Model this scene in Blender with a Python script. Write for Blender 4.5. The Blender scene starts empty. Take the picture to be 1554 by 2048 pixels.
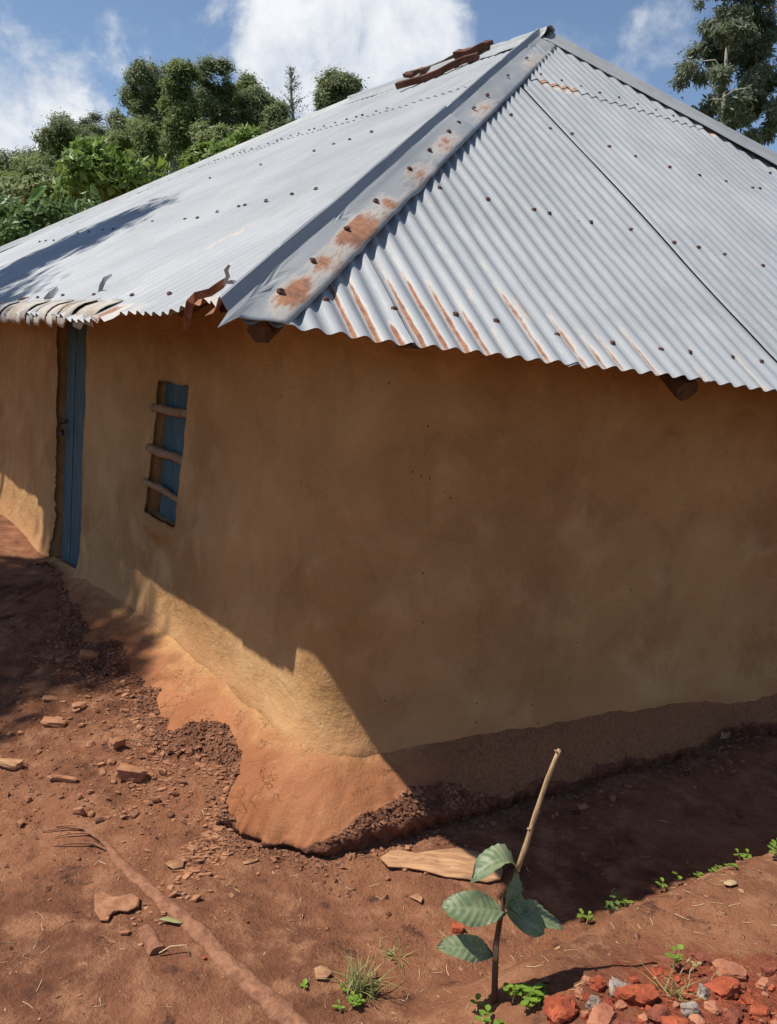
import bpy, bmesh, math, random
import numpy as np
from mathutils import Vector, Matrix

random.seed(7)
RNG = np.random.default_rng(11)
SC = bpy.context.scene
COL = SC.collection
R = math.radians

# ------------------------------------------------------------------ camera, world, sun
W_PX, H_PX, F_PX = 1554, 2048, 1800.0
PITCH, ROLL, CAM_H = R(-9.4), R(5.0), 1.7
_fw = np.array([0, math.cos(PITCH), math.sin(PITCH)])
_r0 = np.array([1.0, 0, 0])
_u0 = np.cross(_r0, _fw)
_rt = math.cos(ROLL) * _r0 + math.sin(ROLL) * _u0
_up = -math.sin(ROLL) * _r0 + math.cos(ROLL) * _u0
CAM = np.array([0, 0, CAM_H])

cd = bpy.data.cameras.new('camera')
cam = bpy.data.objects.new('camera', cd)
COL.objects.link(cam)
cd.sensor_fit = 'VERTICAL'
cd.sensor_height = 24.0
cd.lens = F_PX / H_PX * 24.0
cd.clip_start = 0.05
cd.clip_end = 3000
cam.matrix_world = Matrix(((_rt[0], _up[0], -_fw[0], CAM[0]), (_rt[1], _up[1], -_fw[1], CAM[1]),
                           (_rt[2], _up[2], -_fw[2], CAM[2]), (0, 0, 0, 1)))
SC.camera = cam

SUN_TRAVEL = np.array([0.5645, 0.1417, -1.0])
SUN_TRAVEL = SUN_TRAVEL / np.linalg.norm(SUN_TRAVEL)
TO_SUN = -SUN_TRAVEL
SUN_EL = math.asin(TO_SUN[2])
sd = bpy.data.lights.new('sun', 'SUN')
sd.energy = 5.0
sd.angle = R(0.55)
sd.color = (1.0, 0.95, 0.86)
sun = bpy.data.objects.new('sun', sd)
COL.objects.link(sun)
sun.rotation_euler = Vector(SUN_TRAVEL).to_track_quat('-Z', 'Y').to_euler()
sun.location = (-20, 0, 40)

SC.view_settings.view_transform = 'Standard'
SC.view_settings.look = 'None'
SC.view_settings.gamma = 1
SC.view_settings.exposure = 0.20
SC.view_settings.use_curve_mapping = False


def ray(x, y):
    d = _fw * F_PX + _rt * (x - W_PX / 2) - _up * (y - H_PX / 2)
    return d / np.linalg.norm(d)


def at_z(x, y, z):
    d = ray(x, y)
    return CAM + d * ((z - CAM[2]) / d[2])


def at_y(x, y, depth):
    d = ray(x, y)
    return CAM + d * (depth / d[1])


def at_plane(x, y, p, n):
    d = ray(x, y)
    return CAM + d * (np.dot(np.array(p) - CAM, n) / np.dot(d, n))


HEAP = at_z(1380, 2030, -0.05)[:2]


# node helper ---------------------------------------------------------------
class NT:
    def __init__(self, nt):
        self.nt = nt

    def n(self, typ, **kw):
        nd = self.nt.nodes.new(typ)
        for k, v in kw.items():
            if k.startswith('_'):
                continue
            setattr(nd, k, v)
        return nd

    def put(self, sock, val):
        if isinstance(val, bpy.types.NodeSocket):
            self.nt.links.new(val, sock)
        elif isinstance(val, (tuple, list)) and len(val) == 3 and sock.type == 'RGBA':
            sock.default_value = (*val, 1)
        else:
            sock.default_value = val

    def math(self, op, a, b=0.0, c=None, clamp=False):
        m = self.n('ShaderNodeMath', operation=op, use_clamp=clamp)
        self.put(m.inputs[0], a)
        self.put(m.inputs[1], b)
        if c is not None:
            self.put(m.inputs[2], c)
        return m.outputs[0]

    def vmath(self, op, a, b):
        m = self.n('ShaderNodeVectorMath', operation=op)
        self.put(m.inputs[0], a)
        self.put(m.inputs[1], b)
        return m.outputs['Value'] if op in ('DISTANCE', 'DOT_PRODUCT', 'LENGTH') else m.outputs[0]

    def noise(self, vec, scale, detail=4, rough=0.55, dist=0.0):
        m = self.n('ShaderNodeTexNoise')
        if vec is not None:
            self.put(m.inputs['Vector'], vec)
        self.put(m.inputs['Scale'], scale)
        m.inputs['Detail'].default_value = detail
        m.inputs['Roughness'].default_value = rough
        m.inputs['Distortion'].default_value = dist
        return m.outputs[0]

    def voro(self, vec, scale, feature='DISTANCE_TO_EDGE', rnd=1.0):
        m = self.n('ShaderNodeTexVoronoi', feature=feature)
        self.put(m.inputs['Vector'], vec)
        m.inputs['Scale'].default_value = scale
        m.inputs['Randomness'].default_value = rnd
        return m.outputs['Distance']

    def ramp(self, fac, a, b, x=0.0, y=1.0, smooth=True):
        m = self.n('ShaderNodeMapRange', interpolation_type='SMOOTHSTEP' if smooth else 'LINEAR')
        self.put(m.inputs['Value'], fac)
        m.inputs['From Min'].default_value = a
        m.inputs['From Max'].default_value = b
        m.inputs['To Min'].default_value = x
        m.inputs['To Max'].default_value = y
        return m.outputs[0]

    def mix(self, fac, a, b, blend='MIX'):
        m = self.n('ShaderNodeMix', data_type='RGBA', blend_type=blend)
        self.put(m.inputs['Factor'], fac)
        self.put(m.inputs['A'], a) if False else None
        self.put(m.inputs[6], a)
        self.put(m.inputs[7], b)
        return m.outputs[2]

    def scale(self, vec, s):
        m = self.n('ShaderNodeVectorMath', operation='MULTIPLY')
        self.put(m.inputs[0], vec)
        m.inputs[1].default_value = s
        return m.outputs[0]

    def bump(self, h, strength, dist, normal=None):
        m = self.n('ShaderNodeBump')
        m.inputs['Strength'].default_value = strength
        m.inputs['Distance'].default_value = dist
        self.put(m.inputs['Height'], h)
        if normal is not None:
            self.put(m.inputs['Normal'], normal)
        return m.outputs[0]


# world ----------------------------------------------------------------------
world = bpy.data.worlds.new('World')
SC.world = world
world.use_nodes = True
wt = NT(world.node_tree)
wt.nt.nodes.clear()
w_out = wt.n('ShaderNodeOutputWorld')
w_bg = wt.n('ShaderNodeBackground')
sky = wt.n('ShaderNodeTexSky', sky_type='NISHITA')
sky.sun_disc = False
sky.sun_elevation = SUN_EL
sky.sun_rotation = math.atan2(TO_SUN[0], TO_SUN[1])
sky.altitude = 1500
sky.air_density = 1.0
sky.dust_density = 0.6
sky.ozone_density = 1.2
SKY_STRENGTH = 0.112
w_bg.inputs['Strength'].default_value = SKY_STRENGTH
tcw = wt.n('ShaderNodeTexCoord').outputs['Generated']
warp = wt.noise(tcw, 5.0, 5, 0.6)
nz_big = wt.noise(tcw, 2.6, 8, 0.62, 0.25)
nz_det = wt.noise(tcw, 11.0, 9, 0.62, 0.3)
nz_sh = wt.noise(tcw, 6.0, 6, 0.6, 0.2)
CLOUDS = [((690, 30), 0.165, 1.05), ((570, 90), 0.095, 0.85), ((840, 105), 0.095, 0.9), ((600, 200), 0.08, 0.45),
          ((110, 190), 0.075, 0.50), ((40, 270), 0.10, 0.62), ((195, 90), 0.065, 0.36), ((190, 250), 0.07, 0.42),
          ((1230, 90), 0.13, 0.34), ((1110, 60), 0.06, 0.38), ((-60, 80), 0.09, 0.5), ((1330, 150), 0.10, 0.15)]
acc = None
for (px, py), rad, amp in CLOUDS:
    d = wt.vmath('DISTANCE', tcw, tuple(ray(px, py)))
    b = wt.ramp(d, rad, 0.0, 0.0, amp)
    acc = b if acc is None else wt.math('ADD', acc, b)
bump_c = wt.math('MINIMUM', acc, 1.05)
gen = wt.ramp(nz_big, 0.50, 0.72, 0.0, 0.55)            # clouds everywhere else in the sky
dens = wt.math('ADD', wt.math('MULTIPLY', bump_c, 0.62), wt.math('MULTIPLY', gen, 0.45))
dens = wt.math('ADD', dens, wt.math('MULTIPLY', wt.math('SUBTRACT', nz_det, 0.5), 1.75))
mask = wt.ramp(dens, 0.17, 0.64)
mask = wt.math('MULTIPLY', mask, 0.93)
c_shade = wt.ramp(wt.math('ADD', wt.math('MULTIPLY', nz_sh, 0.7), wt.math('MULTIPLY', dens, 0.35)), 0.38, 0.74)
c_col = wt.mix(c_shade, (4.1, 4.6, 5.4), (7.9, 8.0, 8.1))
sky_lift = wt.mix(1.0, sky.outputs[0], (1.0, 1.0, 1.0), 'MULTIPLY')
w_col = wt.mix(mask, sky_lift, c_col)
wt.put(w_bg.inputs['Color'], w_col)
wt.nt.links.new(w_bg.outputs[0], w_out.inputs['Surface'])


# ------------------------------------------------------------------ numpy noise
def _hash(ix, iy, seed):
    n = (ix.astype(np.int64) * 374761393 + iy.astype(np.int64) * 668265263 + seed * 974634777) & 0x7fffffff
    n = ((n ^ (n >> 13)) * 1274126177) & 0x7fffffff
    n = n ^ (n >> 16)
    return (n & 0xffff) / 65535.0


def vnoise(x, y, seed=0):
    x = np.asarray(x, float)
    y = np.asarray(y, float)
    ix = np.floor(x)
    iy = np.floor(y)
    fx = x - ix
    fy = y - iy
    fx = fx * fx * (3 - 2 * fx)
    fy = fy * fy * (3 - 2 * fy)
    a = _hash(ix, iy, seed)
    b = _hash(ix + 1, iy, seed)
    c = _hash(ix, iy + 1, seed)
    d = _hash(ix + 1, iy + 1, seed)
    return (a * (1 - fx) + b * fx) * (1 - fy) + (c * (1 - fx) + d * fx) * fy


def fbm(x, y, seed=0, octs=4, gain=0.5):
    s = 0.0
    amp = 1.0
    tot = 0.0
    x = np.asarray(x, float)
    y = np.asarray(y, float)
    for o in range(octs):
        s = s + amp * (vnoise(x, y, seed + o * 17) - 0.5)
        tot += amp
        amp *= gain
        x = x * 2.03 + 3.1
        y = y * 2.03 + 1.7
    return s / tot * 2


def sstep(a, b, x):
    t = np.clip((np.asarray(x, float) - a) / (b - a), 0, 1)
    return t * t * (3 - 2 * t)


# ------------------------------------------------------------------ object helpers
def mesh_obj(name, verts, faces, mat=None, parent=None, smooth=False, uv=None, attrs=None):
    me = bpy.data.meshes.new(name)
    verts = np.asarray(verts, float)
    if isinstance(faces, np.ndarray):
        faces = faces.tolist()
    me.from_pydata(verts.tolist(), [], faces)
    me.update()
    if smooth:
        me.polygons.foreach_set('use_smooth', [True] * len(me.polygons))
    if uv is not None:
        lay = me.uv_layers.new(name='UVMap')
        li = np.zeros(len(me.loops), dtype=np.int32)
        me.loops.foreach_get('vertex_index', li)
        lay.data.foreach_set('uv', np.asarray(uv, float)[li].ravel())
    for k, v in (attrs or {}).items():
        a = me.attributes.new(k, 'FLOAT', 'POINT')
        a.data.foreach_set('value', np.asarray(v, float))
    if mat:
        me.materials.append(mat)
    o = bpy.data.objects.new(name, me)
    COL.objects.link(o)
    if parent is not None:
        o.parent = parent
    return o


def tag(o, label=None, cat=None, group=None, kind=None):
    if label:
        o['label'] = label
    if cat:
        o['category'] = cat
    if group:
        o['group'] = group
    if kind:
        o['kind'] = kind
    return o


def empty(name, loc=(0, 0, 0)):
    o = bpy.data.objects.new(name, None)
    COL.objects.link(o)
    o.empty_display_size = 0.1
    o.location = loc
    return o


def rebase(o, loc):
    """put a mesh object's origin at loc (vertices were given in world space)"""
    me = o.data
    me.transform(Matrix.Translation(-Vector(loc)))
    o.location = loc
    return o


def set_parent_world(o, p):
    o.parent = p
    o.matrix_parent_inverse = Matrix.Translation(-Vector(p.location))
    return o


def grid_faces(nr, nc, off=0, wrap=False):
    r, c = np.meshgrid(np.arange(nr - 1), np.arange(nc - 1 if not wrap else nc), indexing='ij')
    c2 = (c + 1) % nc
    f = np.stack([r * nc + c, r * nc + c2, (r + 1) * nc + c2, (r + 1) * nc + c], -1).reshape(-1, 4) + off
    return f


class MB:
    """collects simple shapes into one mesh"""

    def __init__(self):
        self.v = []
        self.f = []

    def add(self, v, f):
        o = len(self.v)
        self.v += [tuple(map(float, p)) for p in v]
        self.f += [tuple(int(i) + o for i in q) for q in f]

    def tube(self, pts, rads, sides=6, cap=True, flat=1.0):
        pts = [np.array(p, float) for p in pts]
        n = len(pts)
        V = []
        prev = None
        for i in range(n):
            t = pts[min(i + 1, n - 1)] - pts[max(i - 1, 0)]
            t = t / (np.linalg.norm(t) + 1e-9)
            ref = np.array([0, 0, 1.0]) if abs(t[2]) < 0.9 else np.array([1.0, 0, 0])
            if prev is None:
                a = np.cross(t, ref)
            else:
                a = prev - t * np.dot(prev, t)
            a /= np.linalg.norm(a) + 1e-9
            prev = a
            b = np.cross(t, a)
            for k in range(sides):
                th = 2 * math.pi * k / sides
                V.append(pts[i] + rads[i] * (math.cos(th) * a + flat * math.sin(th) * b))
        F = []
        for i in range(n - 1):
            for k in range(sides):
                k2 = (k + 1) % sides
                F.append((i * sides + k, i * sides + k2, (i + 1) * sides + k2, (i + 1) * sides + k))
        if cap:
            F.append(tuple(range(sides))[::-1])
            F.append(tuple((n - 1) * sides + k for k in range(sides)))
        self.add(V, F)

    def box(self, o, a, b, c):
        o, a, b, c = (np.array(x, float) for x in (o, a, b, c))
        V = [o, o + a, o + a + b, o + b, o + c, o + a + c, o + a + b + c, o + b + c]
        F = [(0, 3, 2, 1), (4, 5, 6, 7), (0, 1, 5, 4), (1, 2, 6, 5), (2, 3, 7, 6), (3, 0, 4, 7)]
        self.add(V, F)

    def build(self, name, mat=None, parent=None, smooth=False):
        return mesh_obj(name, self.v, self.f, mat, parent, smooth)


# ------------------------------------------------------------------ materials
def new_mat(name, rough=0.8, metallic=0.0, spec=0.3):
    m = bpy.data.materials.new(name)
    m.use_nodes = True
    t = NT(m.node_tree)
    b = m.node_tree.nodes['Principled BSDF']
    b.inputs['Roughness'].default_value = rough
    b.inputs['Metallic'].default_value = metallic
    b.inputs['Specular IOR Level'].default_value = spec
    return m, t, b


def pos_node(t):
    return t.n('ShaderNodeNewGeometry').outputs['Position']


def obj_node(t):
    return t.n('ShaderNodeTexCoord').outputs['Object']


def mat_soil():
    m, t, b = new_mat('red_soil', 0.95, spec=0.15)
    p = pos_node(t)
    a = t.noise(p, 1.1, 5, 0.6)
    c = t.noise(p, 7.0, 6, 0.65)
    g = t.noise(p, 60.0, 4, 0.7)
    col = t.mix(t.ramp(a, 0.35, 0.65), (0.178, 0.071, 0.038), (0.300, 0.126, 0.064))
    col = t.mix(t.ramp(c, 0.46, 0.66), col, (0.355, 0.165, 0.088))
    col = t.mix(t.ramp(c, 0.44, 0.30), col, (0.098, 0.042, 0.028))
    col = t.mix(t.ramp(g, 0.58, 0.78, 0, 0.7), col, (0.36, 0.205, 0.125))
    col = t.mix(t.ramp(g, 0.42, 0.25, 0, 0.7), col, (0.075, 0.034, 0.024))
    # small pale chaff and grit in the soil
    v = t.voro(p, 55.0, 'F1')
    v2 = t.noise(p, 23.0, 2, 0.5)
    chaff = t.math('MULTIPLY', t.ramp(v, 0.20, 0.10), t.ramp(v2, 0.56, 0.64))
    col = t.mix(t.math('MULTIPLY', chaff, 0.75), col, (0.46, 0.31, 0.20))
    hd = t.vmath('DISTANCE', t.scale(p, (1, 1, 0)), (float(HEAP[0]) + 0.14, float(HEAP[1]) + 0.02, 0.0))
    redm = t.ramp(t.math('ADD', hd, t.math('MULTIPLY', t.math('SUBTRACT', c, 0.5), 0.5)), 0.42, 0.22)
    col = t.mix(t.math('MULTIPLY', redm, 0.85), col, t.mix(t.ramp(g, 0.35, 0.7), (0.20, 0.045, 0.024), (0.38, 0.105, 0.052)))
    # rough grass and herbs cover the country beyond the yard
    yd = t.vmath('DISTANCE', p, (0.0, 8.0, 0.0))
    gm = t.ramp(t.math('ADD', yd, t.math('MULTIPLY', t.math('SUBTRACT', a, 0.5), 16.0)), 14.0, 22.0)
    col = t.mix(gm, col, t.mix(t.ramp(c, 0.35, 0.65), (0.045, 0.075, 0.022), (0.115, 0.145, 0.050)))
    t.put(b.inputs['Base Color'], col)
    h = t.math('ADD', t.math('MULTIPLY', c, 0.6), t.math('MULTIPLY', g, 0.45))
    h = t.math('ADD', h, t.math('MULTIPLY', t.noise(p, 200.0, 3, 0.7), 0.15))
    t.put(b.inputs['Normal'], t.bump(h, 1.0, 0.04))
    return m


def mat_wall():
    m, t, b = new_mat('ochre_mud_plaster', 0.92, spec=0.12)
    p = pos_node(t)
    big = t.noise(p, 0.9, 4, 0.55)
    med = t.noise(p, 3.5, 6, 0.6, 0.4)
    sp = t.scale(p, (1.0, 1.0, 0.22))
    streak = t.noise(sp, 9.0, 5, 0.6)
    fine = t.noise(p, 45.0, 5, 0.65)
    col = t.mix(t.ramp(big, 0.35, 0.68), (0.335, 0.178, 0.074), (0.425, 0.248, 0.106))
    col = t.mix(t.ramp(med, 0.45, 0.75, 0, 0.7), col, (0.54, 0.335, 0.165))
    col = t.mix(t.ramp(med, 0.45, 0.25, 0, 0.6), col, (0.27, 0.135, 0.062))
    col = t.mix(t.ramp(streak, 0.55, 0.75, 0, 0.35), col, (0.25, 0.13, 0.065))
    col = t.mix(t.ramp(fine, 0.5, 0.8, 0, 0.25), col, (0.58, 0.38, 0.2))
    # red soil splashed up the foot of the wall, smoky tint at the head
    z = t.n('ShaderNodeSeparateXYZ')
    t.put(z.inputs[0], p)
    zz = t.math('ADD', z.outputs[2], t.math('MULTIPLY', t.math('SUBTRACT', med, 0.5), 0.35))
    col = t.mix(t.ramp(zz, 0.24, 0.02, 0, 0.75), col, (0.43, 0.220, 0.100))
    # repaired and rubbed patches of plaster
    pv = t.n('ShaderNodeTexVoronoi', feature='F1')
    pv.inputs['Scale'].default_value = 1.7
    t.put(pv.inputs['Vector'], t.vmath('ADD', p, t.scale(t.n('ShaderNodeTexNoise').outputs['Color'], (0.0, 0.0, 0.0))))
    pr_ = t.n('ShaderNodeSeparateColor')
    t.put(pr_.inputs[0], pv.outputs['Color'])
    pm = t.ramp(t.math('ADD', pr_.outputs[0], t.math('MULTIPLY', t.math('SUBTRACT', t.noise(p, 5.0, 5, 0.6), 0.5), 1.2)), 0.62, 0.70, 0, 0.28)
    col = t.mix(pm, col, (0.47, 0.275, 0.125))
    hs = t.noise(t.scale(p, (1.0, 1.0, 2.6)), 14.0, 6, 0.7, 1.2)
    col = t.mix(t.ramp(hs, 0.56, 0.74, 0, 0.30), col, (0.24, 0.125, 0.056))
    # pits and flecks
    v = t.voro(p, 26.0, 'F1')
    pit = t.math('MULTIPLY', t.ramp(v, 0.13, 0.06), t.ramp(t.noise(p, 7.0, 2), 0.60, 0.66))
    col = t.mix(t.math('MULTIPLY', pit, 0.8), col, (0.10, 0.05, 0.028))
    fb = t.noise(t.scale(p, (9.0, 9.0, 70.0)), 2.4, 2, 0.5, 0.8)
    col = t.mix(t.math('MULTIPLY', t.ramp(fb, 0.66, 0.72), t.ramp(t.noise(p, 9.0, 3), 0.5, 0.6, 0, 0.35)), col, (0.60, 0.42, 0.22))
    # hairline cracks in places
    wv = t.n('ShaderNodeVectorMath', operation='ADD')
    t.put(wv.inputs[0], t.scale(p, (1, 1, 0.55)))
    nn = t.n('ShaderNodeTexNoise')
    nn.inputs['Scale'].default_value = 6
    nn.inputs['Detail'].default_value = 4
    t.put(nn.inputs['Vector'], p)
    t.put(wv.inputs[1], t.scale(nn.outputs['Color'], (0.22, 0.22, 0.22)))
    e = t.voro(wv.outputs[0], 2.6)
    crack = t.math('MULTIPLY', t.ramp(e, 0.007, 0.001), t.ramp(t.noise(p, 2.2, 3), 0.60, 0.70))
    col = t.mix(t.math('MULTIPLY', crack, 0.06), col, (0.085, 0.045, 0.026))
    t.put(b.inputs['Base Color'], col)
    h = t.math('ADD', t.math('MULTIPLY', med, 0.9), t.math('MULTIPLY', fine, 0.14))
    h = t.math('ADD', h, t.math('MULTIPLY', streak, 0.22))
    h = t.math('ADD', h, t.math('MULTIPLY', hs, 0.10))
    h = t.math('SUBTRACT', h, t.math('MULTIPLY', pit, 0.4))
    h = t.math('SUBTRACT', h, t.math('MULTIPLY', crack, 0.05))
    t.put(b.inputs['Normal'], t.bump(h, 0.85, 0.045))
    return m


def mat_apron():
    m, t, b = new_mat('orange_mud_render', 0.95, spec=0.12)
    p = pos_node(t)
    big = t.noise(p, 2.0, 5, 0.6)
    med = t.noise(p, 9.0, 6, 0.65, 0.5)
    fine = t.noise(p, 70.0, 5, 0.7)
    col = t.mix(t.ramp(big, 0.35, 0.65), (0.265, 0.100, 0.044), (0.360, 0.150, 0.070))
    col = t.mix(t.ramp(med, 0.55, 0.75, 0, 0.5), col, (0.44, 0.225, 0.115))
    col = t.mix(t.ramp(fine, 0.55, 0.8, 0, 0.4), col, (0.52, 0.31, 0.19))
    col = t.mix(t.ramp(fine, 0.45, 0.2, 0, 0.5), col, (0.22, 0.085, 0.042))
    rc = t.n('ShaderNodeAttribute', attribute_name='reach').outputs['Fac']
    ea = t.n('ShaderNodeAttribute', attribute_name='earth').outputs['Fac']
    och = t.ramp(t.math('ADD', rc, t.math('MULTIPLY', t.math('SUBTRACT', med, 0.5), 0.8)), 0.56, 0.06, 0, 1.0)
    col = t.mix(och, col, t.mix(t.ramp(fine, 0.3, 0.7), (0.37, 0.190, 0.082), (0.48, 0.275, 0.122)))
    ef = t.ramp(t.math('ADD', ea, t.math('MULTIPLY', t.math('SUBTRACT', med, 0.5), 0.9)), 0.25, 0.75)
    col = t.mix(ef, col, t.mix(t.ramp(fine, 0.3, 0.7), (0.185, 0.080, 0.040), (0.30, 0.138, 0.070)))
    br = t.n('ShaderNodeAttribute', attribute_name='broken').outputs['Fac']
    brk = t.ramp(t.math('ADD', t.math('ADD', br, t.math('MULTIPLY', t.math('SUBTRACT', med, 0.5), 0.8)), t.math('MULTIPLY', t.math('SUBTRACT', t.noise(p, 28.0, 5, 0.7), 0.5), 0.9)), 0.40, 0.60)
    col = t.mix(brk, col, t.mix(t.ramp(fine, 0.35, 0.7), (0.135, 0.058, 0.036), (0.30, 0.132, 0.074)))
    nn = t.n('ShaderNodeTexNoise')
    nn.inputs['Scale'].default_value = 9
    nn.inputs['Detail'].default_value = 5
    t.put(nn.inputs['Vector'], p)
    wv = t.vmath('ADD', p, t.scale(nn.outputs['Color'], (0.34, 0.34, 0.34)))
    e = t.voro(wv, 6.5)
    crack = t.math('MULTIPLY', t.ramp(e, 0.016, 0.002), t.ramp(t.noise(p, 3.5, 4), 0.54, 0.64))
    e2 = t.voro(wv, 22.0)
    crack2 = t.math('MULTIPLY', t.ramp(e2, 0.05, 0.01), t.ramp(t.noise(p, 5.0, 3), 0.56, 0.66))
    cr = t.math('MAXIMUM', crack, t.math('MULTIPLY', crack2, 0.5))
    col = t.mix(t.math('MULTIPLY', cr, 0.6), col, (0.085, 0.038, 0.024))
    t.put(b.inputs['Base Color'], col)
    h = t.math('ADD', t.math('MULTIPLY', med, 0.5), t.math('MULTIPLY', fine, 0.25))
    h = t.math('SUBTRACT', h, t.math('MULTIPLY', cr, 0.5))
    h = t.math('ADD', h, t.math('MULTIPLY', t.math('MULTIPLY', brk, t.noise(p, 22.0, 7, 0.75)), 1.8))
    t.put(b.inputs['Normal'], t.bump(h, 0.75, 0.03))
    return m


def mat_tin(name='galvanised_iron', dull=0.0):
    m, t, b = new_mat(name, 0.5, 0.0, 0.35)
    uvn = t.n('ShaderNodeUVMap').outputs[0]
    p = pos_node(t)
    ru = t.n('ShaderNodeAttribute', attribute_name='rust').outputs['Fac']
    st = t.n('ShaderNodeVectorMath', operation='MULTIPLY')
    t.put(st.inputs[0], uvn)
    st.inputs[1].default_value = (9.0, 1.3, 1.0)
    streak = t.noise(st.outputs[0], 2.2, 5, 0.6)
    st2 = t.n('ShaderNodeVectorMath', operation='MULTIPLY')
    t.put(st2.inputs[0], uvn)
    st2.inputs[1].default_value = (40.0, 7.0, 1.0)
    brk = t.noise(st2.outputs[0], 1.2, 6, 0.7)
    spang = t.noise(p, 38.0, 4, 0.6)
    big = t.noise(p, 1.3, 4, 0.6)
    base = t.mix(t.ramp(big, 0.3, 0.7), (0.272, 0.284, 0.298), (0.338, 0.350, 0.364))
    base = t.mix(t.ramp(streak, 0.5, 0.75, 0, 0.5), base, (0.385, 0.395, 0.405))
    base = t.mix(t.ramp(streak, 0.46, 0.22, 0, 0.45), base, (0.265, 0.28, 0.30))
    base = t.mix(t.ramp(spang, 0.5, 0.75, 0, 0.25), base, (0.40, 0.42, 0.445))
    if dull:
        base = t.mix(dull, base, (0.24, 0.25, 0.25))
    dirt = t.math('MULTIPLY', t.ramp(t.noise(st.outputs[0], 0.9, 6, 0.65), 0.50, 0.72), t.ramp(t.noise(p, 2.3, 4, 0.6), 0.42, 0.62))
    base = t.mix(t.math('MULTIPLY', dirt, 0.45), base, (0.24, 0.225, 0.205))
    base = t.mix(t.ramp(t.noise(p, 120.0, 3, 0.7), 0.60, 0.75, 0, 0.18), base, (0.20, 0.20, 0.20))
    r = t.math('ADD', ru, t.math('MULTIPLY', t.math('SUBTRACT', brk, 0.5), 1.15))
    rr = t.math('MULTIPLY', t.ramp(r, 0.40, 0.74), t.ramp(ru, 0.06, 0.20))
    halo = t.math('MULTIPLY', t.ramp(r, 0.20, 0.42), t.ramp(ru, 0.06, 0.16))
    col = t.mix(t.math('MULTIPLY', halo, 0.6), base, (0.52, 0.45, 0.38))
    rustc = t.mix(t.ramp(t.noise(p, 22.0, 6, 0.75), 0.32, 0.68), (0.15, 0.050, 0.022), (0.36, 0.145, 0.062))
    col = t.mix(t.math('MULTIPLY', rr, 0.90), col, rustc)
    t.put(b.inputs['Base Color'], col)
    t.put(b.inputs['Metallic'], t.math('MULTIPLY', t.math('SUBTRACT', 1.0, rr), 0.16))
    t.put(b.inputs['Roughness'], t.math('ADD', t.ramp(streak, 0.3, 0.7, 0.54, 0.66), t.math('MULTIPLY', rr, 0.35)))
    t.put(b.inputs['Normal'], t.bump(t.math('ADD', t.math('MULTIPLY', spang, 0.3), rr), 0.12, 0.01))
    return m


def mat_wood(name, c1, c2, scale=(3, 3, 30), rough=0.85, coord='obj', bump=0.5, chip=None):
    m, t, b = new_mat(name, rough, spec=0.2)
    p = obj_node(t) if coord == 'obj' else pos_node(t)
    sp = t.scale(p, scale)
    g = t.noise(sp, 3.0, 6, 0.65, 0.6)
    f = t.noise(p, 60.0, 4, 0.6)
    col = t.mix(t.ramp(g, 0.3, 0.7), c1, c2)
    col = t.mix(t.ramp(f, 0.55, 0.8, 0, 0.4), col, tuple(min(1, x * 1.5) for x in c2))
    if chip:
        k = t.math('MULTIPLY', t.ramp(t.noise(sp, 6.0, 4, 0.6), 0.60, 0.66), t.ramp(t.noise(p, 4.0, 3), 0.45, 0.6))
        col = t.mix(t.math('MULTIPLY', k, 0.7), col, chip)
    t.put(b.inputs['Base Color'], col)
    t.put(b.inputs['Normal'], t.bump(g, bump, 0.01))
    return m


def mat_rough(name, c1, c2, sc=20.0, rough=0.9, bump=0.6, dist=0.01):
    m, t, b = new_mat(name, rough, spec=0.2)
    p = pos_node(t)
    n1 = t.noise(p, sc, 5, 0.65)
    n2 = t.noise(p, sc * 5, 4, 0.7)
    col = t.mix(t.ramp(n1, 0.32, 0.68), c1, c2)
    col = t.mix(t.ramp(n2, 0.5, 0.8, 0, 0.35), col, tuple(min(1, x * 1.6) for x in c2))
    t.put(b.inputs['Base Color'], col)
    t.put(b.inputs['Normal'], t.bump(t.math('ADD', n1, t.math('MULTIPLY', n2, 0.4)), bump, dist))
    return m


def mat_leaf(name, c1, c2, trans=0.25, rough=0.5, extra=None):
    m, t, b = new_mat(name, rough, spec=0.35)
    g = t.n('ShaderNodeNewGeometry')
    rnd = g.outputs['Random Per Island']
    n1 = t.noise(g.outputs['Position'], 0.9, 3, 0.6)
    f = t.math('ADD', t.math('MULTIPLY', rnd, 0.65), t.math('MULTIPLY', n1, 0.35))
    col = t.mix(f, c1, c2)
    if extra:
        col = t.mix(t.ramp(rnd, 0.93, 0.96), col, extra)
    t.put(b.inputs['Base Color'], col)
    tr = t.n('ShaderNodeBsdfTranslucent')
    t.put(tr.inputs['Color'], t.mix(0.5, col, tuple(min(1, x * 1.4) for x in c2)))
    mx = t.n('ShaderNodeMixShader')
    mx.inputs[0].default_value = trans
    out = t.nt.nodes['Material Output']
    t.nt.links.new(b.outputs[0], mx.inputs[1])
    t.nt.links.new(tr.outputs[0], mx.inputs[2])
    t.nt.links.new(mx.outputs[0], out.inputs['Surface'])
    return m


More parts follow.
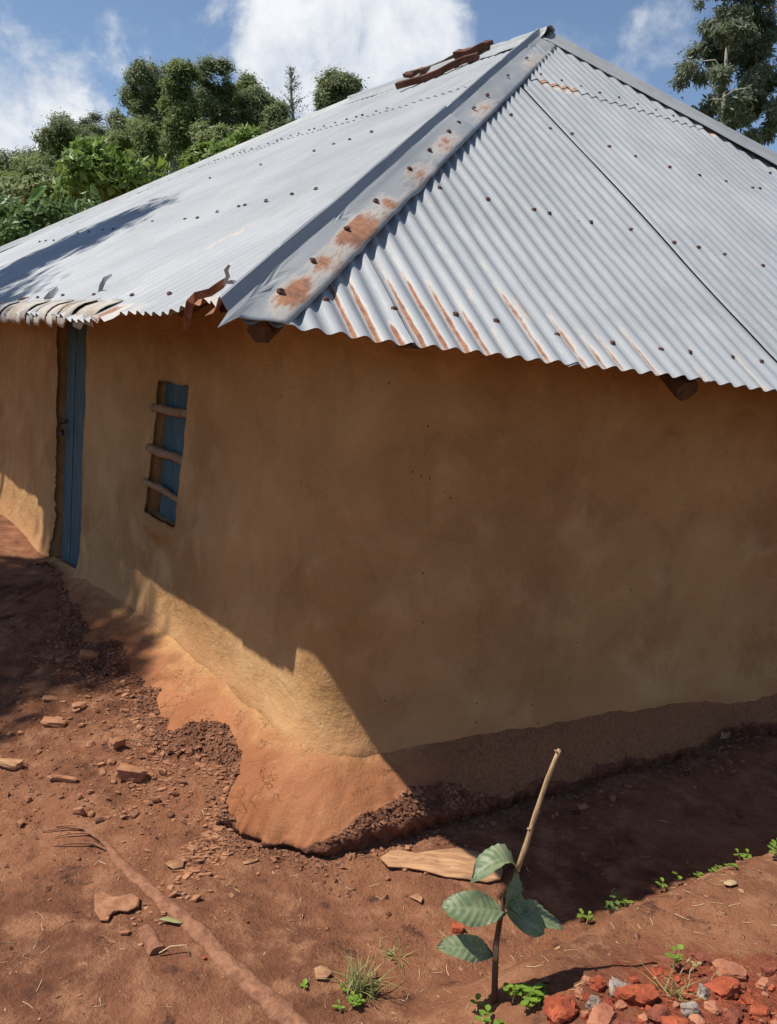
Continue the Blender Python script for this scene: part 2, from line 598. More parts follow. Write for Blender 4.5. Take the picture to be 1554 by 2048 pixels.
M = dict(
    soil=mat_soil(), wall=mat_wall(), apron=mat_apron(),
    tin=mat_tin(), cap=mat_tin('weathered_cap_iron', 0.28),
    rust=mat_rough('rusty_iron', (0.13, 0.042, 0.020), (0.26, 0.095, 0.045), 30, 0.85, 0.4, 0.004),
    tan_tin=mat_rough('tan_stained_iron', (0.26, 0.20, 0.145), (0.46, 0.42, 0.37), 5, 0.6, 0.2, 0.004),
    pale_tin=mat_rough('pale_grey_iron', (0.26, 0.25, 0.23), (0.40, 0.39, 0.37), 7, 0.6, 0.2, 0.004),
    nail=mat_rough('rusty_nail', (0.055, 0.024, 0.018), (0.12, 0.05, 0.035), 90, 0.7, 0.3, 0.002),
    blue=mat_wood('faded_blue_paint', (0.032, 0.068, 0.084), (0.058, 0.108, 0.128), (6, 6, 0.8), 0.7, 'pos', 0.35,
                  (0.17, 0.19, 0.19)),
    pole=mat_wood('grey_brown_pole', (0.20, 0.115, 0.062), (0.34, 0.215, 0.125), (14, 14, 2), 0.9, 'pos', 0.6),
    darkwood=mat_wood('dark_timber', (0.055, 0.030, 0.018), (0.12, 0.068, 0.040), (10, 10, 3), 0.9, 'pos', 0.6),
    plank=mat_wood('red_brown_plank', (0.075, 0.030, 0.020), (0.155, 0.066, 0.042), (2, 2, 2), 0.85, 'pos', 0.6),
    dirtywood=mat_wood('dirt_coated_wood', (0.175, 0.076, 0.044), (0.33, 0.155, 0.088), (9, 9, 9), 0.95, 'pos', 1.0),
    bark=mat_wood('pale_bark', (0.30, 0.150, 0.076), (0.52, 0.300, 0.158), (3, 16, 9), 0.9, 'pos', 0.6, (0.20, 0.09, 0.05)),
    clod=mat_rough('dry_mud_chunk', (0.24, 0.105, 0.055), (0.40, 0.195, 0.105), 18, 0.95, 0.8, 0.008),
    crumb=mat_rough('soil_crumb', (0.125, 0.052, 0.030), (0.30, 0.140, 0.080), 9, 0.95, 0.5, 0.004),
    brick=mat_rough('red_brick', (0.22, 0.048, 0.024), (0.40, 0.098, 0.044), 14, 0.95, 0.9, 0.010),
    brick2=mat_rough('dark_brick', (0.14, 0.042, 0.028), (0.27, 0.085, 0.050), 18, 0.95, 0.9, 0.010),
    brick3=mat_rough('dusty_brick', (0.27, 0.098, 0.055), (0.43, 0.190, 0.110), 12, 0.95, 0.9, 0.010),
    stone=mat_rough('grey_stone', (0.19, 0.145, 0.115), (0.34, 0.28, 0.235), 25, 0.9, 0.6, 0.006),
    straw=mat_rough('dry_straw', (0.30, 0.19, 0.10), (0.52, 0.37, 0.21), 12, 0.9, 0.2, 0.002),
    dryleaf=mat_rough('dry_leaf', (0.24, 0.11, 0.055), (0.40, 0.22, 0.12), 25, 0.85, 0.4, 0.003),
    trunk=mat_wood('pale_trunk_bark', (0.36, 0.32, 0.27), (0.56, 0.51, 0.44), (1.2, 1.2, 0.4), 0.9, 'pos', 0.4),
    greybark=mat_wood('grey_bark', (0.10, 0.08, 0.06), (0.20, 0.165, 0.13), (2, 2, 0.6), 0.9, 'pos', 0.4),
    euc=mat_leaf('eucalyptus_leaf', (0.125, 0.148, 0.060), (0.265, 0.290, 0.135), 0.40, 0.5),
    euc2=mat_leaf('olive_leaf', (0.130, 0.160, 0.048), (0.270, 0.310, 0.110), 0.40, 0.5),
    euc3=mat_leaf('grey_green_leaf', (0.100, 0.118, 0.072), (0.240, 0.260, 0.165), 0.32, 0.5),
    cyp=mat_leaf('cypress_leaf', (0.13, 0.16, 0.115), (0.24, 0.28, 0.20), 0.25, 0.7),
    bush=mat_leaf('bright_bush_leaf', (0.085, 0.145, 0.022), (0.235, 0.320, 0.060), 0.34, 0.42),
    shrub=mat_leaf('green_shrub_leaf', (0.060, 0.110, 0.030), (0.170, 0.250, 0.075), 0.30, 0.42),
    weed=mat_leaf('weed_leaf', (0.10, 0.19, 0.020), (0.24, 0.36, 0.05), 0.3, 0.5),
    grass=mat_leaf('grass_blade', (0.16, 0.18, 0.05), (0.40, 0.37, 0.16), 0.2, 0.6),
    banana=mat_leaf('banana_leaf', (0.09, 0.20, 0.04), (0.16, 0.30, 0.07), 0.3, 0.45),
    redleaf=mat_rough('withered_red_leaf', (0.30, 0.09, 0.06), (0.45, 0.20, 0.14), 20, 0.8, 0.2, 0.003),
    stem=mat_wood('sapling_stem', (0.30, 0.185, 0.095), (0.50, 0.34, 0.19), (30, 30, 6), 0.8, 'pos', 0.5),
    lowstem=mat_wood('dark_sapling_stem', (0.075, 0.035, 0.022), (0.16, 0.085, 0.05), (30, 30, 6), 0.8, 'pos', 0.5),
    black=mat_rough('blackened_iron', (0.018, 0.016, 0.015), (0.05, 0.045, 0.04), 60, 0.6, 0.3, 0.003),
)


def mat_sapling():
    m, t, b = new_mat('sapling_leaf', 0.48, spec=0.4)
    uvn = t.n('ShaderNodeUVMap').outputs[0]
    s = t.n('ShaderNodeSeparateXYZ')
    t.put(s.inputs[0], uvn)
    vein = t.n('ShaderNodeAttribute', attribute_name='vein').outputs['Fac']
    n1 = t.noise(pos_node(t), 30.0, 4, 0.6)
    n2 = t.noise(pos_node(t), 110.0, 4, 0.6)
    col = t.mix(t.ramp(n1, 0.3, 0.7), (0.115, 0.165, 0.085), (0.200, 0.250, 0.130))
    col = t.mix(t.math('MULTIPLY', vein, 0.38), col, (0.36, 0.38, 0.22))
    col = t.mix(t.ramp(n2, 0.62, 0.72, 0, 0.7), col, (0.26, 0.18, 0.085))
    col = t.mix(t.ramp(n1, 0.45, 0.75, 0, 0.45), col, (0.33, 0.30, 0.20))
    t.put(b.inputs['Base Color'], col)
    tr = t.n('ShaderNodeBsdfTranslucent')
    t.put(tr.inputs['Color'], (0.20, 0.30, 0.08))
    mx = t.n('ShaderNodeMixShader')
    mx.inputs[0].default_value = 0.2
    t.nt.links.new(b.outputs[0], mx.inputs[1])
    t.nt.links.new(tr.outputs[0], mx.inputs[2])
    t.nt.links.new(mx.outputs[0], t.nt.nodes['Material Output'].inputs['Surface'])
    return m


M['sapling'] = mat_sapling()

# ------------------------------------------------------------------ layout of the house
TR, TL = R(27), R(126)
U = np.array([math.cos(TR), math.sin(TR), 0])          # along the shaded long-side wall, to the right
V = np.array([math.cos(TL), math.sin(TL), 0])          # along the door wall, to the left and away
NR = np.array([U[1], -U[0], 0])
NL = np.array([-V[1], V[0], 0])
BC = at_z(646, 1515, 0.0)                               # virtual wall corner
UE = U + np.array([0, 0, -0.022])                        # the eave of the shaded side sags towards the right
UE = UE / np.linalg.norm(UE)
P0 = at_y(470, 648, 2.75)                                # eave corner
_h = R(74)
APEX = at_plane(1085, 78, P0, np.array([-math.sin(_h), math.cos(_h), 0]))
_det = np.linalg.solve(np.array([[U[0], V[0]], [U[1], V[1]]]), (APEX - P0)[:2])
LU, LV = 7.6, 10.2
RIDGE = LV - 2 * _det[1]
APEX2 = APEX + V * RIDGE
L1 = at_z(1150, 1838, -0.08)
L2 = at_z(1554, 1688, -0.08)
_ld = (L2 - L1)[:2] / np.linalg.norm((L2 - L1)[:2])
_ln = np.array([_ld[1], -_ld[0]])                       # towards the camera


def ground_z(x, y, fine=True):
    x = np.asarray(x, float)
    y = np.asarray(y, float)
    z = -0.27 + 0.04 * np.clip(y - 3.6, -2, 6) + 0.05 * np.clip(x - 0.5, 0, 3)
    z = z + 0.05 * sstep(-0.6, -2.2, x) * sstep(3.2, 4.6, y)
    # bank at the right, in front of the drip trench
    q = (x - L1[0]) * _ln[0] + (y - L1[1]) * _ln[1]
    q = q + 0.05 * fbm(x * 3, y * 3, 5, 3)
    bank = sstep(-0.16, 0.05, q) * sstep(0.05, 0.75, x)
    z = z * (1 - bank) + (-0.085 + 0.03 * fbm(x * 2, y * 2, 9, 3)) * bank
    z = z - 0.06 * np.exp(-((q + 0.35) / 0.28) ** 2) * sstep(0.5, 1.1, x) * (y < 6)
    # talus of eroded render below the door wall
    dl = (x - BC[0]) * NL[0] + (y - BC[1]) * NL[1]
    tv = (x - BC[0]) * V[0] + (y - BC[1]) * V[1]
    z = z + 0.085 * sstep(1.15, 0.30, dl + 0.25 * fbm(x * 3, y * 3, 15, 3)) * sstep(-0.15, 0.5, tv) * sstep(3.3, 2.4, tv) * (dl > -0.5)
    # rubble heap lower right
    hx, hy = HEAP
    z = z + 0.05 * np.exp(-(((x - hx) / 0.35) ** 2 + ((y - hy) / 0.25) ** 2))
    z = z + 0.022 * fbm(x * 1.3, y * 1.3, 1, 3)
    if fine:
        near = sstep(14, 6, np.hypot(x, y))
        z = z + near * (0.014 * fbm(x * 7, y * 7, 2, 4) + 0.0060 * fbm(x * 28, y * 28, 3, 3))
        rub = sstep(-0.35, -0.75, x) * sstep(3.1, 3.5, y) * sstep(7.5, 6.0, y) + 0.35 * sstep(0.2, 0.7, x)
        z = z + near * np.clip(rub, 0, 1) * 0.030 * np.maximum(0, fbm(x * 11, y * 11, 4, 4) + 0.1)
    # the country beyond the house climbs into a wooded hill
    far = sstep(16, 90, np.hypot(x, np.maximum(y, 0))) * (y > 0)
    z = z + far * (6.0 + 1.5 * fbm(x * 0.03, y * 0.03, 6, 3)) * sstep(40, -40, x - 20)
    return z




def on_ground(px, py):
    z = -0.25
    for _ in range(12):
        p = at_z(px, py, z)
        z = float(ground_z(p[0], p[1]))
    return np.array([p[0], p[1], z])


def axis(lo, hi, step, far, g=1.13):
    a = list(np.arange(lo, hi, step))
    d = step
    x = a[-1]
    while x < far:
        d *= g
        x += d
        a.append(x)
    d = step
    x = a[0]
    b = []
    while x > -far:
        d *= g
        x -= d
        b.append(x)
    return np.array(b[::-1] + a)


gx = axis(-2.6, 2.2, 0.013, 700)
gy = axis(2.0, 5.4, 0.013, 900)
GX, GY = np.meshgrid(gx, gy)
GZ = ground_z(GX, GY)
ground = mesh_obj('ground', np.stack([GX, GY, GZ], -1).reshape(-1, 3), grid_faces(len(gy), len(gx)), M['soil'], smooth=True)
tag(ground, 'bare reddish brown earth yard around the house', None, kind='structure')

# ------------------------------------------------------------------ house: walls
house = empty('mud_house', tuple(BC))
tag(house, 'ochre mud-walled house with rusting corrugated iron hip roof', 'house')


def child(o, parent=None):
    p = parent or house
    o.parent = p
    if p is house:
        o.matrix_parent_inverse = Matrix.Translation(-Vector(tuple(BC)))
    else:
        o.matrix_parent_inverse = Matrix.Identity(4)
    return o


def to_house(o, part=None):
    """world-space mesh -> child of the house, or of a part that is itself a child of the house"""
    rel = Vector(tuple(BC))
    o.data.transform(Matrix.Translation(-rel))
    o.parent = part or house
    return o


FIL = 0.22
_half = (TL - TR) / 2
TANL = FIL / math.tan(_half)
FC = BC + (U + V) / np.linalg.norm(U + V) * (FIL / math.sin(_half))
_a0 = math.atan2(NL[1], NL[0])
_a1 = math.atan2(NR[1], NR[0])
ARC = (_a1 - _a0)


def wall_path(s):
    """s<0 along the door wall (t=-s from the corner), s>0 along the shaded wall; returns xy, normal"""
    s = np.asarray(s, float)
    arcl = FIL * ARC
    x = np.zeros(s.shape + (2,))
    n = np.zeros(s.shape + (2,))
    lf = s < -arcl / 2
    rg = s > arcl / 2
    md = ~(lf | rg)
    t = -s - arcl / 2 + TANL
    x[lf] = (BC[:2] + t[..., None] * V[:2])[lf]
    n[lf] = NL[:2]
    t = s - arcl / 2 + TANL
    x[rg] = (BC[:2] + t[..., None] * U[:2])[rg]
    n[rg] = NR[:2]
    th = _a0 + (s / arcl + 0.5) * ARC
    nn = np.stack([np.cos(th), np.sin(th)], -1)
    x[md] = (FC[:2] + FIL * nn)[md]
    n[md] = nn[md]
    return x, n


def left_s(t):
    return -(t + FIL * ARC / 2 - TANL)


def lwall(px, py):
    p = at_plane(px, py, BC, NL)
    return float((p - BC) @ V), float(p[2])


ZT_S = np.array([-8.6, -4.2, -3.6, -2.9, -2.3, -1.4, -0.9, -0.3, 0, 0.3, 0.8, 1.3, 2.0, 3.0, 5.8])
ZT_Z = np.array([-0.10, -0.10, -0.06, 0.01, 0.04, 0.05, 0.05, 0.05, 0.03, 0.035, 0.055, 0.085, 0.11, 0.155, 0.22])


def zt(s):
    return np.interp(s, ZT_S, ZT_Z)


WT0, WT1 = 1.72, 2.17         # window, along the door wall
WZ0, WZ1 = 0.66, 1.475
DT0, DT1 = 3.50, 4.24         # door
DZ0, DZ1 = -0.12, 1.80


def wall_point(s, z):
    xy, n = wall_path(s)
    zz = z - zt(s)
    flare = 0.05 * np.exp(-np.clip(zz, 0, 9) / 0.12) + 0.05 * np.exp(-np.clip(zz, 0, 9) / 0.10) * np.exp(-(s / 0.35) ** 2)
    bump = 0.018 * fbm(s * 1.7, z * 1.7, 31, 3) + 0.008 * fbm(s * 5, z * 5, 35, 3) + 0.005 * fbm(s * 11, z * 9, 33, 3)
    off = flare + bump
    # smeared lip of mud under the window
    ts = -(s) - 0.0
    tt = -s - FIL * ARC / 2 + TANL
    lip = np.exp(-((tt - 2.0) / 0.20) ** 4) * (np.exp(-((z - (WZ0 - 0.05)) / 0.05) ** 2) * 0.045 + np.exp(-((z - (WZ0 - 0.09)) / 0.09) ** 2) * 0.014 * np.sin((tt * 55) + z * 30))
    off = off + lip
    return np.concatenate([xy + n * off[..., None], z[..., None]], -1), n


s_lines = np.concatenate([np.arange(-8.45, -4.4, 0.08), np.arange(-4.4, -0.4, 0.025), np.arange(-0.4, 0.5, 0.02), np.arange(0.5, 5.55, 0.045)])
z_lines = np.concatenate([np.arange(-0.55, -0.2, 0.07), np.arange(-0.2, 0.7, 0.022), np.arange(0.7, 2.1, 0.032)])


def snap(lines, vals):
    lines = lines.copy()
    for v in vals:
        lines[np.argmin(np.abs(lines - v))] = v
    return lines


sW0, sW1 = left_s(WT1), left_s(WT0)
sD0, sD1 = left_s(DT1), left_s(DT0)
s_lines = snap(s_lines, (sW0, sW1, sD0, sD1))
z_lines = snap(z_lines, (WZ0, WZ1, DZ0, DZ1))
SS, ZZ = np.meshgrid(s_lines, z_lines)
# uneven, hand-smeared edges of the openings
SS2 = SS.copy()
for (a, side, amp, z0, z1, sd) in ((sW0, 0, 0.030, WZ0, WZ1, 3), (sW1, 1, 0.030, WZ0, WZ1, 5), (sD0, 0, 0.030, DZ0, DZ1, 7), (sD1, 1, 0.018, DZ0, DZ1, 9)):
    fall = np.exp(-((SS - a) / 0.06) ** 2) * sstep(z0 - 0.12, z0 + 0.02, ZZ) * sstep(z1 + 0.12, z1 - 0.02, ZZ)
    SS2 += fall * amp * (fbm(ZZ * 5.0, ZZ * 0 + sd, sd, 3) + 0.25 * fbm(ZZ * 25, ZZ * 0 + sd, sd + 1, 2))
ZZ2 = ZZ.copy()
for (a, amp, s0, s1, sd) in ((WZ0, 0.02, sW0, sW1, 13), (WZ1, 0.012, sW0, sW1, 15)):
    fall = np.exp(-((ZZ - a) / 0.05) ** 2) * sstep(s0 - 0.1, s0, SS) * sstep(s1 + 0.1, s1, SS)
    ZZ2 += fall * amp * fbm(SS * 6.0, SS * 0 + sd, sd, 3)
LEAN = 0.10
lean_w = np.exp(-((SS - 0.5 * (sW0 + sW1)) / 0.42) ** 4) * sstep(WZ0 - 0.35, WZ0, ZZ) * sstep(WZ1 + 0.35, WZ1, ZZ)
SS2 += lean_w * LEAN * (ZZ - 0.5 * (WZ0 + WZ1)) / (WZ1 - WZ0)
WP, WN = wall_point(SS2, ZZ2)
# rotten crumbled jamb beside the door
jam = np.exp(-((SS - (sD0 - 0.03)) / 0.06) ** 2) * sstep(DZ1, DZ0, ZZ)
WP[..., :2] += WN * (-(0.05 * np.abs(fbm(SS * 22, ZZ * 14, 21, 3)) * jam))[..., None]
nc = len(s_lines)
nr_ = len(z_lines)
cs = 0.5 * (SS[:-1, :-1] + SS[1:, 1:])
cz = 0.5 * (ZZ[:-1, :-1] + ZZ[1:, 1:])
hole = ((cs > sW0) & (cs < sW1) & (cz > WZ0) & (cz < WZ1)) | ((cs > sD0) & (cs < sD1) & (cz > DZ0) & (cz < DZ1))
F = grid_faces(nr_, nc)[~hole.ravel()]
verts = WP.reshape(-1, 3).tolist()
faces = F.tolist()
for (s0, s1, z0, z1, depth) in ((sW0, sW1, WZ0, WZ1, 0.15), (sD0, sD1, DZ0, DZ1, 0.16)):
    i0, i1 = int(np.argmin(np.abs(s_lines - s0))), int(np.argmin(np.abs(s_lines - s1)))
    j0, j1 = int(np.argmin(np.abs(z_lines - z0))), int(np.argmin(np.abs(z_lines - z1)))
    loop = [(j0, i) for i in range(i0, i1)] + [(j, i1) for j in range(j0, j1)] + [(j1, i) for i in range(i1, i0, -1)] + [(j, i0) for j in range(j1, j0, -1)]
    idx = [j * nc + i for j, i in loop]
    steps = 4
    rings = [idx]
    for k in range(1, steps + 1):
        ring = []
        for q in idx:
            p = np.array(verts[q])
            w = -NL * depth * k / steps
            jit = 0.008 * (RNG.random(3) - 0.5)
            ring.append(len(verts))
            verts.append((p + w + jit).tolist())
        rings.append(ring)
    for k in range(steps):
        for q in range(len(idx)):
            q2 = (q + 1) % len(idx)
            faces.append((rings[k][q], rings[k + 1][q], rings[k + 1][q2], rings[k][q2]))
wall = to_house(mesh_obj('wall', verts, faces, M['wall'], smooth=True))
# back walls
bw = MB()
cA = BC + V * 8.66
cB = BC + U * 5.72
cC = cA + U * 5.72
for a, b in ((cA, cC), (cC, cB)):
    d = (b - a)
    n = np.array([d[1], -d[0], 0]) / np.linalg.norm(d)
    bw.box(a + np.array([0, 0, -0.5]), d, n * 0.2, np.array([0, 0, 2.6]))
o = to_house(bw.build('back_wall', M['wall']))

# ------------------------------------------------------------------ mud apron round the foot of the wall
EDGE = [(-3.75, (118, 1172)), (-3.3, (118, 1215)), (-2.8, (135, 1275)), (-2.35, (190, 1335)), (-1.95, (285, 1392)), (-1.55, (303, 1470)),
        (-1.30, (335, 1512)), (-1.02, (395, 1500)), (-0.82, (470, 1545)), (-0.60, (462, 1600)), (-0.40, (432, 1650)), (-0.20, (480, 1668)),
        (0.0, (560, 1700)), (0.18, (640, 1722)), (0.36, (760, 1694)), (0.52, (880, 1662)), (0.70, (945, 1636)), (1.15, (1100, 1592)),
        (1.70, (1270, 1548)), (2.1, (1385, 1518)), (2.35, (1450, 1478)), (2.8, (1554, 1468))]
ES = np.array([e[0] for e in EDGE])
EP = np.array([on_ground(*e[1]) for e in EDGE])
e_s = np.concatenate([np.arange(-4.4, -0.9, 0.016), np.arange(-0.9, 1.1, 0.008), np.arange(1.1, 5.4, 0.02)])
wxy, wn = wall_path(e_s)
ex = np.interp(e_s, ES, EP[:, 0])
ey = np.interp(e_s, ES, EP[:, 1])
right = e_s > ES[-1]
dlast = EP[-1, :2] - wall_path(np.array([ES[-1]]))[0][0]
ex = np.where(right, wxy[:, 0] + dlast[0], ex)
ey = np.where(right, wxy[:, 1] + dlast[1], ey)
left = e_s < ES[0]
dfirst = EP[0, :2] - wall_path(np.array([ES[0]]))[0][0]
ex = np.where(left, wxy[:, 0] + dfirst[0], ex)
ey = np.where(left, wxy[:, 1] + dfirst[1], ey)
rag = (0.05 * fbm(e_s * 5, e_s * 0, 41, 3) + 0.06 * fbm(e_s * 19, e_s * 0 + 3, 43, 4, 0.65)) * (1 - 0.65 * np.exp(-((e_s - 0.1) / 0.55) ** 2))
od = np.stack([ex, ey], -1) - wxy
ol0 = np.maximum(np.linalg.norm(od, axis=1), 0.06)
oe = od / ol0[:, None]
kern = np.exp(-np.linspace(-2, 2, 41) ** 2)
kern /= kern.sum()
for _c in range(2):
    oe[:, _c] = np.convolve(np.pad(oe[:, _c], 20, mode='edge'), kern, mode='valid')
oe /= np.linalg.norm(oe, axis=1, keepdims=True)
pad = np.pad(ol0, 20, mode='edge')
ols = np.convolve(pad, kern, mode='valid')             # smoothed reach, for the body of the apron
olr = np.maximum(ol0 + rag * np.clip(ol0 / 0.35, 0.3, 1), 0.06)
ol = olr[:, None]
gz_e = ground_z(wxy[:, 0] + oe[:, 0] * ols, wxy[:, 1] + oe[:, 1] * ols, False)
zt_e = zt(e_s)
bulge = 1.2 + 0.75 * np.exp(-((e_s - 0.05) / 0.5) ** 2) + 0.35 * sstep(0.4, 1.2, e_s)
scarp = 0.030 + 0.065 * np.exp(-((e_s - 0.46) / 0.24) ** 2) + 0.05 * sstep(0.5, 1.2, e_s) + 0.015 * fbm(e_s * 5, e_s * 0 + 7, 47, 3)
scarp = np.minimum(scarp, np.maximum(0.012, (zt_e - gz_e) * 0.5))
scarp = scarp * (1 - 0.85 * sstep(-0.30, -0.6, e_s))
scarp = np.maximum(scarp, 0.008)
qs = np.linspace(0, 1, 34)
rows = []
up_ = []
broken = []
for q in qs:
    out = -0.03 + (ols + (olr - ols) * q ** 5 + 0.03) * q
    z = zt_e + 0.02 + (gz_e + scarp - zt_e - 0.02) * (q ** bulge)
    px = wxy[:, 0] + oe[:, 0] * out
    py = wxy[:, 1] + oe[:, 1] * out
    z = z + (0.016 * fbm(px * 4, py * 4, 51, 3) + 0.007 * fbm(px * 22, py * 22, 53, 4)) * min(1, q * 5)
    z = z + 0.014 * fbm(px * 9, py * 9, 67, 4) * sstep(0.5, 1.0, e_s) * min(1, q * 5)
    up_.append(np.full(len(e_s), q))
    rows.append(np.stack([px, py, z], -1))
    broken.append(0.75 * sstep(0.93, 1.04, q + 0.10 * fbm(px * 9, py * 9, 55, 3) + 0.24 * np.exp(-((e_s - 0.46) / 0.20) ** 2) + (0.26 + 0.30 * fbm(px * 4, py * 4, 59, 3)) * sstep(-0.15, -0.55, e_s)))
# crumbling scarp with an undercut
for k, (back, drop) in enumerate(((0.004, 0.25), (0.018, 0.5), (0.030, 0.8), (0.034, 1.3), (0.02, 2.2))):
    out = ol[:, 0] - back * (0.6 + 1.2 * np.abs(fbm(e_s * 30, e_s * 0 + k, 61 + k, 2)))
    z = gz_e + scarp * (1 - drop)
    rows.append(np.stack([wxy[:, 0] + oe[:, 0] * out, wxy[:, 1] + oe[:, 1] * out, z], -1))
    broken.append(np.full(len(e_s), 1.0))
    up_.append(np.full(len(e_s), 1.0))
apv = np.array(rows)
# rough broken lumps on the damaged stretches
brk = np.array(broken)
lump = brk * (0.030 * np.maximum(0, fbm(apv[..., 0] * 34, apv[..., 1] * 34 + apv[..., 2] * 40, 57, 3) + 0.15) + 0.045 * np.maximum(0, fbm(apv[..., 0] * 11, apv[..., 1] * 11 + apv[..., 2] * 9, 58, 2)))
apv[..., :2] += oe[None] * lump[..., None]
apv[..., 2] += brk * sstep(-0.15, -0.5, e_s)[None] * 0.022 * (fbm(apv[..., 0] * 16, apv[..., 1] * 16, 63, 4))
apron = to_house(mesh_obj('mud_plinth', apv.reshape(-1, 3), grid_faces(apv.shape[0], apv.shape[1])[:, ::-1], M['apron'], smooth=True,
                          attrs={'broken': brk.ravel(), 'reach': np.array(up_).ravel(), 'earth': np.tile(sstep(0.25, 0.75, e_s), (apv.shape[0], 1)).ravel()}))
tag(apron, 'cracked orange mud skirt with crumbling edge')


def apron_cover(x, y):
    """true where a ground point lies under the apron or the house"""
    x = np.asarray(x)
    y = np.asarray(y)
    tv = (x - BC[0]) * NL[0] + (y - BC[1]) * NL[1]
    tu = (x - BC[0]) * NR[0] + (y - BC[1]) * NR[1]
    return (tv < 0.0) & (tu < 0.0)


# ------------------------------------------------------------------ door and window
def wl(t, z, inset):
    p = BC + V * t - NL * inset
    return np.array([p[0], p[1], z])


def board(t0, t1, z0, z1, inset, th=0.022, seed=0):
    mb = MB()
    o = wl(t0, z0, inset + th)
    mb.box(o, V * (t1 - t0), NL * th, np.array([0, 0, z1 - z0]))
    return mb


dm = MB()                                                 # ledges and the post of the frame behind the boards
dm.box(wl(DT0 - 0.02, 0.25, 0.150), V * 0.72, NL * 0.03, (0, 0, 0.1))
dm.box(wl(DT0 - 0.02, 1.35, 0.150), V * 0.72, NL * 0.03, (0, 0, 0.1))
dm.box(wl(DT1 - 0.055, DZ0 - 0.02, 0.16), V * 0.06, NL * 0.07, (0, 0, 1.94))
door = to_house(dm.build('door', M['darkwood']))
tag(door, 'faded blue plank door')
dw = [DT0 - 0.03, DT0 + 0.22, DT0 + 0.46, DT1 - 0.065]
for i in range(3):
    o = board(dw[i] + 0.003, dw[i + 1] - 0.003, DZ0 + 0.015 + 0.01 * i, DZ1 - 0.01, 0.060 + 0.004 * (i % 2)).build('plank', M['blue'])
    to_house(o, door)
hb = MB()
hc = wl(DT1 - 0.13, 1.02, 0.048)
hb.box(hc, V * 0.09, NL * 0.012, (0, 0, 0.022))
hb.tube([hc + NL * 0.01, hc + NL * 0.05 - np.array([0, 0, 0.01]), hc + NL * 0.05 - np.array([0, 0, 0.06]), hc + NL * 0.015 - np.array([0, 0, 0.07])], [0.006] * 4, 6)
hb.box(hc - V * 0.012 - np.array([0, 0, 0.10]) + NL * 0.02, V * 0.034, NL * 0.018, (0, 0, 0.045))
to_house(hb.build('hasp', M['black']), door)

wm = MB()
wm.box(wl(WT1 - 0.06, WZ0 - 0.02, 0.145), V * 0.045, NL * 0.05, (0, 0, WZ1 - WZ0 + 0.04))
wm.box(wl(WT0 - 0.03, WZ1 - 0.005, 0.145), V * 0.5, NL * 0.05, (0, 0, 0.045))
window = to_house(wm.build('window', M['darkwood']))
tag(window, 'small unglazed window with stick bars')
to_house(board(WT0 - 0.10, WT0 + 0.145, WZ0 - 0.03, WZ1 + 0.02, 0.055).build('shutter_board', M['blue']), window)
to_house(board(WT0 + 0.149, WT0 + 0.400, WZ0 - 0.03, WZ1 + 0.02, 0.058).build('shutter_board', M['blue']), window)
for z, tl, sl, r in ((1.315, -0.02, 0.0, 0.028), (1.055, 0.02, 0.012, 0.028), (0.83, 0.06, 0.030, 0.021)):
    mb = MB()
    pts = []
    for k in range(13):
        q = k / 12
        t = (WT0 - 0.06) + (WT1 + tl - WT0 + 0.06) * q
        pts.append(wl(t, z + sl * (q - 0.5) * 2 + 0.003 * math.sin(k * 0.9 + z * 9) + 0.0015 * random.uniform(-1, 1), 0.062 - 0.070 * q))
    mb.tube(pts, [r * (0.88 + 0.20 * random.random()) for _ in pts], 8)
    to_house(mb.build('bar', M['pole'], smooth=True), window)

# ------------------------------------------------------------------ roof
class Slope:
    def __init__(s, o, e, A, length, seed, A2=None):
        s.o, s.e, s.L = o, e, length
        s.Ab = length - float(((A2 if A2 is not None else A) - o) @ e)
        d = A - o
        s.Aa = float(d @ e)
        w = d - e * s.Aa
        s.S = float(np.linalg.norm(w))
        s.w = w / s.S
        n = np.cross(e, s.w)
        s.n = n if n[2] > 0 else -n
        s.seed = seed

    def hip(s, a):
        a = np.asarray(a, float)
        l = a * s.S / s.Aa
        r = (s.L - a) * s.S / s.Ab
        return np.minimum(np.minimum(l, r), s.S)

    def pt(s, a, sl, h=0.0):
        a = np.asarray(a, float)
        sl = np.asarray(sl, float)
        h = np.asarray(h, float) + 0 * a
        return s.o + a[..., None] * s.e + sl[..., None] * s.w + h[..., None] * s.n

    def px(s, x, y):
        p = at_plane(x, y, s.o, s.n) - s.o
        a = float(p @ s.e)
        return a, float(p @ s.w)


SR = Slope(P0, UE, APEX, LU, 100)
SL = Slope(P0, V, APEX, LV, 200, APEX2)
PITCHW = 0.0855
AMP = 0.0095


def wave(a):
    return AMP * np.cos(2 * math.pi * a / PITCHW)


def sag(sl, a, s):
    return 0.018 * fbm(a * 0.9, s * 0.7, sl.seed, 3) + 0.0045 * fbm(a * 6, s * 1.6, sl.seed + 5, 2) - 0.010 * np.maximum(0, fbm(a * 2.4, s * 2.0, sl.seed + 8, 2) - 0.35)


def eave_cut(sl, a):
    if sl is SL:
        # the torn stretch between the corner and the doorway is bent up and cut short
        return np.interp(a, [0, 0.12, 0.33, 0.6, 0.9, 1.14, 1.16, 1.66, 1.70, 2.2], [0.0, 0.03, 0.085, 0.055, 0.045, 0.04, -0.025, -0.03, 0.0, 0.0]) + 0.010 * fbm(a * 9, a * 0, 77, 3)
    return 0.006 * fbm(a * 5, a * 0, 79, 3)


